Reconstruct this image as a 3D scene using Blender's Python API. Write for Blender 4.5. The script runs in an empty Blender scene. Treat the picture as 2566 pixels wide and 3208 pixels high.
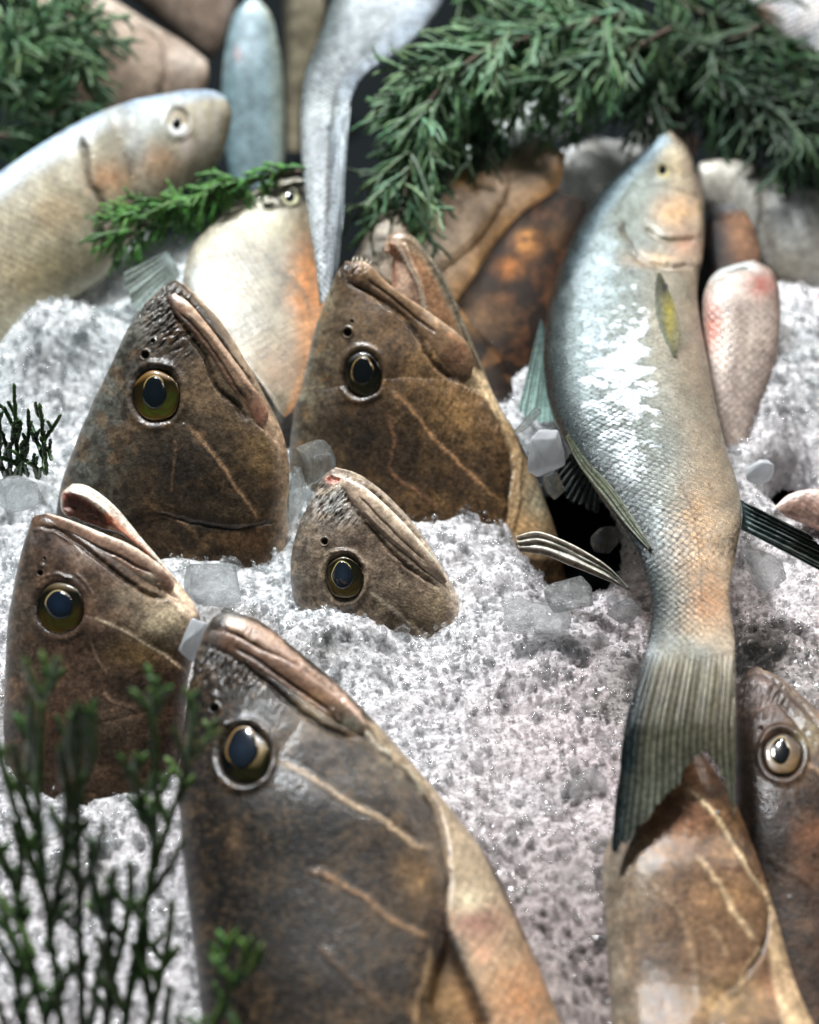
import bpy, math, random
import numpy as np
from mathutils import Vector, Matrix
random.seed(7); RNG = np.random.default_rng(7)
sc = bpy.context.scene
COL = sc.collection
# ------------------------------------------------------------------ camera frame
PW, PH = 2566., 3208.
PITCH = math.radians(40); HALF = math.radians(16)
F = (PH/2)/math.tan(HALF)
CAM = np.array([0., -math.cos(PITCH), math.sin(PITCH)])
RT = np.array([1., 0, 0]); UP = np.array([0., math.sin(PITCH), math.cos(PITCH)]); FW = np.array([0., math.cos(PITCH), -math.sin(PITCH)])
def W(x, y, d):
    x = np.asarray(x, float); y = np.asarray(y, float); d = np.asarray(d, float)
    return CAM + (d*(x-PW/2)/F)[..., None]*RT + (-d*(y-PH/2)/F)[..., None]*UP + d[..., None]*FW
def bed_depth(y):
    v = -(y-PH/2)/F
    return math.sin(PITCH)/(math.sin(PITCH)-v*math.cos(PITCH))
def bed_xy(x, y):
    p = W(x, y, bed_depth(y)); return p[0], p[1]
def proj(P):
    q = P-CAM; d = q@FW
    return PW/2+F*(q@RT)/d, PH/2-F*(q@UP)/d, d
# crops used while measuring: origin x, origin y, scale
A_ = (0, 0, 1.3445); B_ = (1283, 0, 1.3445); C_ = (0, 800, 1.725); D_ = (850, 650, 1.487)
E_ = (500, 1850, 1.4375); F_ = (1600, 1500, 1.262); G_ = (0, 1900, 1.648); H_ = (0, 1450, 2.3957); I_ = (1550, 300, 1.3475)
def S(T, x, y): return T[0]+np.asarray(x, float)/T[2], T[1]+np.asarray(y, float)/T[2]
# ------------------------------------------------------------------ numeric helpers
def lin(c):
    c = np.asarray(c, float)/255.
    return np.where(c <= .04045, c/12.92, ((c+.055)/1.055)**2.4)
_tab = RNG.random((256, 256))
def vnoise(x, y):
    xi = np.floor(x).astype(int); yi = np.floor(y).astype(int)
    fx = x-xi; fy = y-yi; fx = fx*fx*(3-2*fx); fy = fy*fy*(3-2*fy)
    g = lambda a, b: _tab[a & 255, b & 255]
    return ((g(xi, yi)*(1-fx)+g(xi+1, yi)*fx)*(1-fy)+(g(xi, yi+1)*(1-fx)+g(xi+1, yi+1)*fx)*fy)*2-1
def fbm(x, y, o=4):
    r = 0; a = .5
    for i in range(o):
        r = r+a*vnoise(x+17.3*i, y-9.1*i); x = x*2.03; y = y*2.03; a *= .5
    return r
def sst(a, b, x):
    t = np.clip((x-a)/(b-a), 0, 1); return t*t*(3-2*t)
def cr(P, n):
    P = np.asarray(P, float); m = len(P)
    seg = np.linalg.norm(np.diff(P[:, :2], axis=0), axis=1)+1e-6
    if P.shape[1] >= 4: seg = .5*(seg+np.linalg.norm(np.diff(P[:, 2:4], axis=0), axis=1))+1e-6
    t = np.concatenate([[0], np.cumsum(np.sqrt(seg))]); L = np.concatenate([[0], np.cumsum(seg)])
    u = np.interp(np.linspace(0, L[-1], n), L, t)
    # monotone-ish cubic (Hermite with finite-difference tangents)
    d = np.diff(P, axis=0)/np.diff(t)[:, None]
    M = np.zeros_like(P); M[0] = d[0]; M[-1] = d[-1]
    if m > 2:
        h = np.diff(t); M[1:-1] = (d[:-1]*h[1:, None]+d[1:]*h[:-1, None])/(h[1:]+h[:-1])[:, None]
    k = np.clip(np.searchsorted(t, u, side='right')-1, 0, m-2); h = (t[k+1]-t[k])[:, None]; s = ((u-t[k])[:, None])/h
    return (2*s**3-3*s**2+1)*P[k]+(s**3-2*s**2+s)*h*M[k]+(-2*s**3+3*s**2)*P[k+1]+(s**3-s**2)*h*M[k+1]
def pdist(p, poly, closed=False):
    poly = np.asarray(poly, float)
    if closed: poly = np.vstack([poly, poly[:1]])
    best = np.full(len(p), 1e9); uu = np.zeros(len(p)); n = len(poly)-1
    for i in range(n):
        a, b = poly[i], poly[i+1]; ab = b-a; t = np.clip(((p-a)@ab)/(ab@ab+1e-9), 0, 1)
        d = np.hypot(*(p-(a+t[:, None]*ab)).T); w = d < best
        best = np.where(w, d, best); uu = np.where(w, (i+t)/n, uu)
    return best, uu
def inside(p, poly):
    poly = np.asarray(poly, float); x, y = p[:, 0], p[:, 1]; r = np.zeros(len(p), bool); j = len(poly)-1
    for i in range(len(poly)):
        xi, yi = poly[i]; xj, yj = poly[j]
        c = ((yi > y) != (yj > y)) & (x < (xj-xi)*(y-yi)/((yj-yi) if yj != yi else 1e-9)+xi); r ^= c; j = i
    return r
def smooth_line(poly, n=40): return cr(np.asarray(poly, float), n) if len(poly) > 2 else np.asarray(poly, float)
# ------------------------------------------------------------------ objects
def mesh_obj(name, V, Fc, mat, parent=None, col=None, uv=None, smooth=True, origin=None):
    V = np.asarray(V, np.float32)
    if origin is None: origin = np.array(parent['_o']) if parent is not None and '_o' in parent else np.zeros(3)
    me = bpy.data.meshes.new(name); V = V-np.asarray(origin, np.float32)
    Fc = np.asarray(Fc, np.int32); k = Fc.shape[1]
    me.vertices.add(len(V)); me.vertices.foreach_set('co', V.ravel())
    me.loops.add(Fc.size); me.loops.foreach_set('vertex_index', Fc.ravel())
    me.polygons.add(len(Fc)); me.polygons.foreach_set('loop_start', np.arange(0, Fc.size, k, dtype=np.int32))
    me.polygons.foreach_set('use_smooth', np.full(len(Fc), smooth))
    me.update(calc_edges=True)
    if col is not None:
        c = np.ones((len(V), 4), np.float32); c[:, :np.shape(col)[1]] = col
        at = me.color_attributes.new('Col', 'FLOAT_COLOR', 'POINT'); at.data.foreach_set('color', c.ravel())
    if uv is not None:
        l = me.uv_layers.new(name='UVMap'); l.data.foreach_set('uv', np.asarray(uv, np.float32)[Fc.ravel()].ravel())
    if mat: me.materials.append(mat)
    o = bpy.data.objects.new(name, me); COL.objects.link(o)
    if parent is not None: o.parent = parent
    else: o.location = Vector(origin)
    return o
def tag(o, label, cat, group=None):
    o['label'] = label; o['category'] = cat
    if group: o['group'] = group
    return o
def thing(name, loc, label, cat, group=None):
    o = bpy.data.objects.new(name, None); o.empty_display_size = .02; COL.objects.link(o); o.location = Vector(loc)
    o['_o'] = [float(v) for v in loc]
    return tag(o, label, cat, group)
# ------------------------------------------------------------------ materials
def newmat(name):
    m = bpy.data.materials.new(name); m.use_nodes = True; nt = m.node_tree; b = nt.nodes['Principled BSDF']
    return m, nt, b
def N(nt, t, **k):
    n = nt.nodes.new(t)
    for a, v in k.items():
        if a in n.inputs.keys(): n.inputs[a].default_value = v
        else: setattr(n, a, v)
    return n
def L(nt, a, b): nt.links.new(a, b)
def skin_mat(name, rough=.36, coat=.35, bump=.35, metal=0., mott=.55, scales=0., sss=0., spec=.5, fine=900, cbump=.3, rnd=.22, scol=.5):
    m, nt, b = newmat(name)
    att = N(nt, 'ShaderNodeAttribute', attribute_name='Col'); tc = N(nt, 'ShaderNodeTexCoord')
    n1 = N(nt, 'ShaderNodeTexNoise', Scale=85., Detail=7., Roughness=.68); L(nt, tc.outputs['Object'], n1.inputs['Vector'])
    n2 = N(nt, 'ShaderNodeTexNoise', Scale=420., Detail=5., Roughness=.75); L(nt, tc.outputs['Object'], n2.inputs['Vector'])
    r1 = N(nt, 'ShaderNodeMapRange'); r1.inputs[1].default_value = .3; r1.inputs[2].default_value = .7; r1.inputs[3].default_value = 1-mott; r1.inputs[4].default_value = 1+mott
    L(nt, n1.outputs[0], r1.inputs[0])
    r2 = N(nt, 'ShaderNodeMapRange'); r2.inputs[1].default_value = .33; r2.inputs[2].default_value = .67; r2.inputs[3].default_value = 1-mott*.75; r2.inputs[4].default_value = 1+mott*.75
    L(nt, n2.outputs[0], r2.inputs[0])
    mu = N(nt, 'ShaderNodeMath', operation='MULTIPLY'); L(nt, r1.outputs[0], mu.inputs[0]); L(nt, r2.outputs[0], mu.inputs[1])
    vm = N(nt, 'ShaderNodeVectorMath', operation='SCALE'); L(nt, att.outputs['Color'], vm.inputs[0]); L(nt, mu.outputs[0], vm.inputs['Scale'])
    colout = vm.outputs[0]
    n3 = N(nt, 'ShaderNodeTexNoise', Scale=float(fine), Detail=3., Roughness=.6); L(nt, tc.outputs['Object'], n3.inputs['Vector'])
    ad = N(nt, 'ShaderNodeMath', operation='ADD'); L(nt, n3.outputs[0], ad.inputs[0]); L(nt, n2.outputs[0], ad.inputs[1])
    hgt = ad.outputs[0]
    if scales > 0:
        uv = N(nt, 'ShaderNodeUVMap', uv_map='UVMap')
        mp = N(nt, 'ShaderNodeMapping'); mp.inputs['Scale'].default_value = (1, 1, 1); mp.inputs['Rotation'].default_value = (0, 0, math.radians(45)); L(nt, uv.outputs[0], mp.inputs['Vector'])
        vo = N(nt, 'ShaderNodeTexVoronoi', Scale=float(scales), Randomness=rnd); L(nt, mp.outputs[0], vo.inputs['Vector'])
        r3 = N(nt, 'ShaderNodeMapRange'); r3.inputs[1].default_value = .3; r3.inputs[2].default_value = .62; r3.inputs[3].default_value = 1.08; r3.inputs[4].default_value = 1-scol
        L(nt, vo.outputs['Distance'], r3.inputs[0])
        v2 = N(nt, 'ShaderNodeVectorMath', operation='SCALE'); L(nt, colout, v2.inputs[0]); mxs = N(nt, 'ShaderNodeMix'); mxs.inputs[2].default_value = 1; L(nt, att.outputs['Alpha'], mxs.inputs[0]); L(nt, r3.outputs[0], mxs.inputs[3]); L(nt, mxs.outputs[0], v2.inputs['Scale']); colout = v2.outputs[0]
        a2 = N(nt, 'ShaderNodeMath', operation='MULTIPLY_ADD'); L(nt, vo.outputs['Distance'], a2.inputs[0]); am_ = N(nt, 'ShaderNodeMath', operation='MULTIPLY'); L(nt, att.outputs['Alpha'], am_.inputs[0]); am_.inputs[1].default_value = -1.2; L(nt, am_.outputs[0], a2.inputs[1]); L(nt, hgt, a2.inputs[2]); hgt = a2.outputs[0]
    L(nt, colout, b.inputs['Base Color'])
    rr = N(nt, 'ShaderNodeMapRange'); rr.inputs[1].default_value = .35; rr.inputs[2].default_value = .65; rr.inputs[3].default_value = max(.05, rough-.14); rr.inputs[4].default_value = rough+.16
    L(nt, n2.outputs[0], rr.inputs[0]); L(nt, rr.outputs[0], b.inputs['Roughness'])
    bp = N(nt, 'ShaderNodeBump', Strength=bump, Distance=.0007); L(nt, hgt, bp.inputs['Height']); L(nt, bp.outputs[0], b.inputs['Normal'])
    cb = N(nt, 'ShaderNodeBump', Strength=cbump, Distance=.0012); L(nt, hgt, cb.inputs['Height']); L(nt, cb.outputs[0], b.inputs['Coat Normal'])
    b.inputs['Metallic'].default_value = metal; b.inputs['Coat Weight'].default_value = coat; b.inputs['Coat Roughness'].default_value = .1
    b.inputs['Specular IOR Level'].default_value = spec
    if sss: b.inputs['Subsurface Weight'].default_value = sss; b.inputs['Subsurface Radius'].default_value = (.006, .003, .002); b.inputs['Subsurface Scale'].default_value = 1.
    return m
M_GROUP = skin_mat('grouper_skin', rough=.44, coat=.36, bump=.2, mott=.55, scales=700, scol=.1, spec=.35, rnd=.8, cbump=.16)
M_GSCALE = M_GROUP
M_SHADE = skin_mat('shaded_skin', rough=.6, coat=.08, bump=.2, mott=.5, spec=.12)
M_LIP = skin_mat('lip_skin', rough=.34, coat=.45, bump=.3, mott=.3, sss=.12, fine=600)
M_MOUTH = skin_mat('mouth_lining', rough=.25, coat=.7, bump=.4, mott=.3, sss=.2)
M_SILVER = skin_mat('silver_scaled_skin', rough=.3, coat=.5, bump=.8, metal=.5, mott=.25, scales=290, scol=.95)
M_PALE = skin_mat('pale_fish_skin', rough=.36, coat=.45, bump=.35, metal=.1, mott=.25, scales=260, scol=.12)
M_FIN = skin_mat('fin_membrane', metal=.25, rough=.32, coat=.45, bump=.35, mott=.3)
def eye_mat(name, rough, coat):
    m, nt, b = newmat(name); att = N(nt, 'ShaderNodeAttribute', attribute_name='Col'); L(nt, att.outputs['Color'], b.inputs['Base Color'])
    b.inputs['Roughness'].default_value = rough; b.inputs['Coat Weight'].default_value = coat; b.inputs['Coat Roughness'].default_value = .03
    return m
M_IRIS = eye_mat('iris', .4, .2); M_PUPIL = eye_mat('pupil', .15, 1.)
m, nt, b = newmat('cornea'); nt.nodes.remove(b); _t = N(nt, 'ShaderNodeBsdfTransparent'); _g = N(nt, 'ShaderNodeBsdfGlossy', Roughness=.03); _f = N(nt, 'ShaderNodeFresnel', IOR=1.36); _m = N(nt, 'ShaderNodeMixShader')
L(nt, _f.outputs[0], _m.inputs[0]); L(nt, _t.outputs[0], _m.inputs[1]); L(nt, _g.outputs[0], _m.inputs[2]); L(nt, _m.outputs[0], nt.nodes['Material Output'].inputs[0])
M_CORNEA = m
m, nt, b = newmat('tooth'); b.inputs['Base Color'].default_value = (.75, .68, .55, 1); b.inputs['Roughness'].default_value = .3; M_TOOTH = m
def ice_mat(name, clear, rough, bump, scale, att=True, colr=(.9, .93, .95), glass=0., sss=0., transl=.35, dist=.002, gl0=0., frost=0.):
    """cloudy body (diffuse + translucent) mixed with clear transmission under a wet fresnel gloss"""
    m, nt, b = newmat(name); nt.nodes.remove(b); out = nt.nodes['Material Output']; tc = N(nt, 'ShaderNodeTexCoord')
    n = N(nt, 'ShaderNodeTexNoise', Scale=scale, Detail=6., Roughness=.7); L(nt, tc.outputs['Object'], n.inputs['Vector'])
    v = N(nt, 'ShaderNodeTexVoronoi', Scale=scale*.9); L(nt, tc.outputs['Object'], v.inputs['Vector'])
    ad = N(nt, 'ShaderNodeMath', operation='ADD'); L(nt, n.outputs[0], ad.inputs[0]); L(nt, v.outputs['Distance'], ad.inputs[1])
    bp = N(nt, 'ShaderNodeBump', Strength=bump, Distance=dist); L(nt, ad.outputs[0], bp.inputs['Height'])
    if sss:
        d = N(nt, 'ShaderNodeBsdfPrincipled'); d.inputs['Subsurface Weight'].default_value = 1; d.inputs['Subsurface Radius'].default_value = (1, 1, 1); d.inputs['Subsurface Scale'].default_value = sss; d.inputs['Specular IOR Level'].default_value = 0; cin = [d.inputs['Base Color']]; body = d
    else:
        d = N(nt, 'ShaderNodeBsdfDiffuse'); t = N(nt, 'ShaderNodeBsdfTranslucent'); body = N(nt, 'ShaderNodeMixShader'); body.inputs[0].default_value = transl; L(nt, d.outputs[0], body.inputs[1]); L(nt, t.outputs[0], body.inputs[2]); cin = [d.inputs[0], t.inputs[0]]
    for c in cin:
        if att and frost:
            a = N(nt, 'ShaderNodeAttribute', attribute_name='Col'); fn = N(nt, 'ShaderNodeTexNoise', Scale=frost, Detail=5., Roughness=.75, Distortion=.6); L(nt, tc.outputs['Object'], fn.inputs['Vector'])
            fr_ = N(nt, 'ShaderNodeMapRange'); fr_.inputs[1].default_value = .42; fr_.inputs[2].default_value = .6; fr_.inputs[3].default_value = .66; fr_.inputs[4].default_value = 1.3; L(nt, fn.outputs[0], fr_.inputs[0])
            sv = N(nt, 'ShaderNodeVectorMath', operation='SCALE'); L(nt, a.outputs['Color'], sv.inputs[0]); L(nt, fr_.outputs[0], sv.inputs['Scale']); L(nt, sv.outputs[0], c)
        elif att: a = N(nt, 'ShaderNodeAttribute', attribute_name='Col'); L(nt, a.outputs['Color'], c)
        else: c.default_value = (*colr, 1)
    cur = body
    if clear > 0:
        if glass > 0:
            g = N(nt, 'ShaderNodeBsdfRefraction', IOR=1.25, Roughness=.03); g.inputs[0].default_value = (.97, .985, .985, 1); L(nt, bp.outputs[0], g.inputs['Normal']); tr = N(nt, 'ShaderNodeBsdfTransparent'); tr.inputs[0].default_value = (.95, .97, .97, 1)
            cl = N(nt, 'ShaderNodeMixShader'); cl.inputs[0].default_value = glass; L(nt, tr.outputs[0], cl.inputs[1]); L(nt, g.outputs[0], cl.inputs[2])
        else: cl = N(nt, 'ShaderNodeBsdfTransparent'); cl.inputs[0].default_value = (.96, .98, .98, 1)
        n4 = N(nt, 'ShaderNodeTexNoise', Scale=scale*.35, Detail=5., Roughness=.65); L(nt, tc.outputs['Object'], n4.inputs['Vector'])
        r = N(nt, 'ShaderNodeMapRange'); r.inputs[1].default_value = .35; r.inputs[2].default_value = .65; r.inputs[3].default_value = max(clear-.22, 0); r.inputs[4].default_value = min(clear+.22, .97); L(nt, n4.outputs[0], r.inputs[0])
        mx = N(nt, 'ShaderNodeMixShader'); L(nt, r.outputs[0], mx.inputs[0]); L(nt, cur.outputs[0], mx.inputs[1]); L(nt, cl.outputs[0], mx.inputs[2]); cur = mx
    f = N(nt, 'ShaderNodeFresnel', IOR=1.38); L(nt, bp.outputs[0], f.inputs['Normal']); gl = N(nt, 'ShaderNodeBsdfGlossy', Roughness=rough); L(nt, bp.outputs[0], gl.inputs['Normal'])
    geo = N(nt, 'ShaderNodeNewGeometry'); bf = N(nt, 'ShaderNodeMath', operation='SUBTRACT'); bf.inputs[0].default_value = 1; L(nt, geo.outputs['Backfacing'], bf.inputs[1]); fx = N(nt, 'ShaderNodeMath', operation='MULTIPLY'); fa = N(nt, 'ShaderNodeMath', operation='ADD'); fa.inputs[1].default_value = gl0; L(nt, f.outputs[0], fa.inputs[0]); L(nt, fa.outputs[0], fx.inputs[0]); L(nt, bf.outputs[0], fx.inputs[1])
    fm = N(nt, 'ShaderNodeMixShader'); L(nt, fx.outputs[0], fm.inputs[0]); L(nt, cur.outputs[0], fm.inputs[1]); L(nt, gl.outputs[0], fm.inputs[2]); L(nt, fm.outputs[0], out.inputs[0])
    return m
M_BED = ice_mat('slush_ice', 0, .1, 1., 430., sss=.0015, dist=.003, gl0=.15, frost=260.)
M_CHIP = ice_mat('ice_chip', .6, .07, .6, 450., transl=.5, gl0=.14)
M_CUBE = ice_mat('clear_ice', 1.08, .03, 1., 80., gl0=.02, att=False, colr=(.6, .62, .6), glass=.45, dist=.005)
M_SHARD = ice_mat('ice_shard', .8, .05, .5, 160., transl=.5, glass=.3, gl0=.05)
M_CUBEW = ice_mat('cloudy_ice', .35, .08, .5, 80., att=False, colr=(.85, .87, .9), glass=.5, dist=.003)
def leaf_mat(name, c1, c2):
    m, nt, b = newmat(name); tc = N(nt, 'ShaderNodeTexCoord'); a = N(nt, 'ShaderNodeAttribute', attribute_name='Col')
    n = N(nt, 'ShaderNodeTexNoise', Scale=160., Detail=3.); L(nt, tc.outputs['Object'], n.inputs['Vector'])
    mx = N(nt, 'ShaderNodeMix', data_type='RGBA'); mx.inputs[6].default_value = (*lin(c1), 1); mx.inputs[7].default_value = (*lin(c2), 1); L(nt, n.outputs[0], mx.inputs[0])
    mm = N(nt, 'ShaderNodeMix', data_type='RGBA', blend_type='MULTIPLY'); mm.inputs[0].default_value = 1; L(nt, mx.outputs[2], mm.inputs[6]); L(nt, a.outputs['Color'], mm.inputs[7]); L(nt, mm.outputs[2], b.inputs['Base Color'])
    b.inputs['Roughness'].default_value = .45; b.inputs['Subsurface Weight'].default_value = 0
    return m
M_LEAF = leaf_mat('juniper_leaf', (38, 62, 32), (88, 122, 66)); M_LEAFB = leaf_mat('cypress_leaf', (30, 60, 38), (116, 158, 120)); M_LEAFC = leaf_mat('bright_leaf', (40, 92, 36), (96, 150, 74))
m, nt, b = newmat('bark'); b.inputs['Base Color'].default_value = (.07, .045, .03, 1); b.inputs['Roughness'].default_value = .8; M_BARK = m
m, nt, b = newmat('hollow_shade'); b.inputs['Base Color'].default_value = (.004, .006, .007, 1); b.inputs['Roughness'].default_value = .9; b.inputs['Specular IOR Level'].default_value = .1; M_HOLLOW = m  # black of the sheet that stands in for shade in the hollows
# ------------------------------------------------------------------ lofted bodies with relief
class Loft: pass
GAM = 1.0
def loft(T, pairs, d, nt=200, nf=120, nb=30, ops=(), col=(120, 100, 80), power=1., warp=5., endcap=True, smask=None, tsh=0.):
    """pairs: (x1,y1,x2,y2,thick). d: depth of the mid plane (scalar, or per pair)."""
    P = np.array([list(p)+([.45] if len(p) == 4 else []) for p in pairs], float)
    dd = np.full(len(P), d, float) if np.isscalar(d) else np.asarray(d, float)
    R = cr(np.hstack([P, dd[:, None]]), nt)
    d1 = R[:, 0:2]; v1 = R[:, 2:4]; th = R[:, 4]; dep = R[:, 5]
    Cc = (d1+v1)/2; Hh = (d1-v1)/2; hl = np.hypot(*Hh.T)
    # round both ends
    thf = np.linspace(0, math.pi, nf); thb = np.linspace(math.pi, 2*math.pi, nb+2)[1:-1]
    # blend uniform-angle with uniform-position so the visible face is evenly covered
    thf = .45*thf+.55*np.arccos(np.linspace(1, -1, nf))
    th_all = np.concatenate([thf, thb]); nn = len(th_all)
    cs = np.cos(th_all); sn = np.sin(th_all); sn = np.sign(sn)*np.abs(sn)**power
    px = Cc[:, None, :]+Hh[:, None, :]*cs[None, :, None]
    off = th[:, None]*hl[:, None]*sn[None, :]
    if tsh: off = off*(1+tsh*cs[None, :])
    unit = dep[:, None]/F/T[2]
    sx, sy = S(T, px[..., 0], px[..., 1])
    V = W(sx, sy, dep[:, None]-off*unit)
    # grid normals
    du = np.gradient(V, axis=0); dv = np.roll(V, -1, 1)-np.roll(V, 1, 1)
    nrm = np.cross(du, dv); nrm /= np.linalg.norm(nrm, axis=2, keepdims=True)+1e-12
    mid = V.mean(axis=1, keepdims=True); sgn = np.sign(((V-mid)*nrm).sum(axis=2).mean()); nrm *= sgn
    p = px.reshape(-1, 2); fr = (np.tile(th_all < math.pi, (nt, 1))).ravel()
    k = 1.0/T[2]
    pw = p+np.stack([fbm(p[:, 0]/45, p[:, 1]/45), fbm(p[:, 0]/45+50, p[:, 1]/45+9)], 1)*warp*2
    disp = np.zeros(len(p)); C = np.tile(lin(col), (len(p), 1))
    s_all = np.tile(cs, nt); t_all = np.repeat(np.linspace(0, 1, nt), nn)
    for o in ops:
        kd = o[0]
        if kd in ('ridge', 'groove'):
            ds, u = pdist(pw, smooth_line(o[1])); w = o[2]; fade = sst(0, .12, u)*(1-sst(.88, 1, u)) if len(o) < 5 else 1
            disp += (1 if kd == 'ridge' else -1)*o[3]*np.exp(-(ds/w)**2)*fade
        elif kd == 'line':
            ds, u = pdist(pw, smooth_line(o[1])); fade = sst(0, .15, u)*(1-sst(.8, 1, u)) if len(o) < 6 else 1
            nz = .75+.5*fbm(p[:, 0]/14, p[:, 1]/14)
            a = np.clip(np.exp(-(ds/o[2])**2)*o[4]*fade*nz, 0, 1)[:, None]; C = C*(1-a)+lin(o[3])*a
        elif kd == 'vein':   # raised pale line
            ds, u = pdist(pw, smooth_line(o[1])); w = o[2]*1.35; fade = sst(0, .1, u)*(1-sst(.85, 1, u)); nz = .8+.6*fbm(p[:, 0]/12, p[:, 1]/12)
            disp += 1.2*np.exp(-(ds/w)**2)*fade*nz - .8*np.exp(-((ds-2.3*w)/w)**2)*fade
            a = np.clip(np.exp(-(ds/w)**2)*o[4]*fade*nz, 0, 1)[:, None]; C = C*(1-a)+lin(o[3])*a
            a = np.clip(np.exp(-(ds/(w*3))**2)*.25*fade, 0, 1)[:, None]; C = C*(1-a)+lin((30, 22, 16))*a*.6+C*a*.4
        elif kd == 'plate':
            ds, u = pdist(pw, smooth_line(list(o[1])+[o[1][0]], 90)); ins = inside(pw, smooth_line(list(o[1])+[o[1][0]], 90))
            disp += np.where(ins, o[3]*np.sqrt(np.clip(ds/o[2], 0, 1)), 0)
        elif kd == 'step':   # edge of a flap: surface drops sharply on the right side of the line
            ds, u = pdist(pw, smooth_line(o[1])); disp += 0
        elif kd == 'poly':
            ds, u = pdist(pw, o[1], True); ins = inside(pw, o[1]); sd = np.where(ins, ds, -ds)
            a = (sst(-o[2], o[2], sd)*o[4])[:, None]; C = C*(1-a)+lin(o[3])*a
        elif kd == 'sink':
            ds, u = pdist(p, o[1], True); ins = inside(p, o[1]); disp -= np.where(ins, o[3]*sst(0, o[2], ds), 0)
        elif kd == 'blob':
            r = np.sqrt(((pw[:, 0]-o[1])/o[3])**2+((pw[:, 1]-o[2])/o[4])**2)
            nz = 1+.5*fbm(p[:, 0]/30, p[:, 1]/30)
            a = np.clip(np.exp(-(r**2))*o[6]*nz, 0, 1)[:, None]; C = C*(1-a)+lin(o[5])*a
        elif kd == 'bump':
            r = np.sqrt(((pw[:, 0]-o[1])/o[3])**2+((pw[:, 1]-o[2])/o[4])**2); disp += o[5]*np.exp(-(r**2))
        elif kd == 'socket':  # eye socket: sunken bowl with a raised rim
            pq = .5*(p+pw); r = np.sqrt(((pq[:, 0]-o[1])/o[3])**2+((pq[:, 1]-o[2])/o[4])**2)
            disp += -o[5]*(1-sst(.72, 1.0, r))+o[6]*np.exp(-((r-1.12)/.13)**2)
            a = ((1-sst(.7, 1.12, r))*.75)[:, None]; C = C*(1-a)+lin((34, 26, 19))*a
        elif kd == 'hole':
            r = np.hypot(p[:, 0]-o[1], (p[:, 1]-o[2]))/o[3]
            disp += -o[3]*1.2*(1-sst(.6, 1.05, r))+o[3]*.22*np.exp(-((r-1.25)/.25)**2)
            a = ((1-sst(.75, 1.05, r))*.97)[:, None]; C = C*(1-a)+lin((8, 6, 6))*a
        elif kd == 'dors':   # colour towards the first edge of the pairs
            a = (sst(o[1], o[2], s_all)*o[4]*(1+.35*fbm(p[:, 0]/60, p[:, 1]/60)))[:, None]; a = np.clip(a, 0, 1); C = C*(1-a)+lin(o[3])*a
        elif kd == 'vent':
            a = (sst(o[1], o[2], -s_all)*o[4]*(1+.35*fbm(p[:, 0]/60, p[:, 1]/60)))[:, None]; a = np.clip(a, 0, 1); C = C*(1-a)+lin(o[3])*a
        elif kd == 'ytone':
            a = (sst(o[1], o[2], p[:, 1]+60*fbm(p[:, 0]/40, p[:, 1]/120)+25*np.cos(s_all*3))*o[4])[:, None]; C = C*(1-a)+lin(o[3])*a
        elif kd == 'fan':
            g_ = sst(o[3], o[4], p[:, 1]); ph = (s_all+.03*np.sin(p[:, 1]/90))*o[1]*math.pi/2*2
            disp += o[2]*np.sin(ph)*g_+o[2]*.4*np.sin(ph*2.3)*g_
            dk = (np.exp(-((np.mod(ph/(2*math.pi)+.3, 1)-.5)/.08)**2)*g_*(.55+.5*fbm(s_all*9, p[:, 1]/200)))[:, None]; C = C*(1-dk)+lin((22, 24, 20))*dk
            lt = (np.exp(-((np.mod(ph/(2*math.pi)-.2, 1)-.5)/.1)**2)*g_*(.3+.5*fbm(s_all*7+4, p[:, 1]/150)))[:, None]; lt = np.clip(lt, 0, 1); C = C*(1-lt)+lin((176, 172, 150))*lt
        elif kd == 'tail':
            a = (sst(o[1], o[2], t_all+.02*fbm(p[:, 0]/20, p[:, 1]/60))*o[4])[:, None]; C = C*(1-a)+lin(o[3])*a
        elif kd == 'mottle':
            q = fbm(p[:, 0]/o[1]+31, p[:, 1]/o[1]+7, 5); a = (sst(.0, .35, q)*o[3])[:, None]; C = C*(1-a)+lin(o[2])*a
        elif kd == 'wrinkle':
            ins = 1/(1+((pw[:, 0]-o[1])/o[3])**4+((pw[:, 1]-o[2])/o[4])**4); ca, sa = math.cos(o[5]), math.sin(o[5])
            q = pw[:, 0]*ca+pw[:, 1]*sa; r_ = -pw[:, 0]*sa+pw[:, 1]*ca
            disp += ins*o[7]*fbm(q/o[6], r_/(o[6]*4.), 3)*2
        elif kd == 'rays':   # fin-like rays along the loft
            disp += o[2]*np.sin(s_all*o[1]*math.pi)
            a = (.5+.5*np.sin(s_all*o[1]*math.pi+2.2))[:, None]*o[4]; C = C*(1-a)+lin(o[3])*a
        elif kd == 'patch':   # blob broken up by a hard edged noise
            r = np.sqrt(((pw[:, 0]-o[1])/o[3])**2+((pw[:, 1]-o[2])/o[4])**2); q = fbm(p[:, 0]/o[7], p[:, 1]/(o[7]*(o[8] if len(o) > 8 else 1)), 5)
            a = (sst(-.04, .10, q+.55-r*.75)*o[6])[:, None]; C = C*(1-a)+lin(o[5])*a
    disp += fbm(p[:, 0]/70, p[:, 1]/70)*1.5*tuple([1])[0]
    endf = sst(0, .02, t_all)
    V = V.reshape(-1, 3)+nrm.reshape(-1, 3)*(disp*endf*np.repeat(dep, nn)/F/T[2])[:, None]
    C = C*np.clip(1+.42*fbm(p[:, 0]/24, p[:, 1]/24)+.3*fbm(p[:, 0]/7, p[:, 1]/7), .3, 2)[:, None]
    if GAM != 1:
        C = np.clip(C, .001, 1); lu = C@np.array([.3, .55, .15]); C = C*((lu/.055)**(GAM-1))[:, None]; lu = (C@np.array([.3, .55, .15]))[:, None]; C = (C*.84+lu*.16)*np.array([.98, 1.02, .95])
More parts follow.
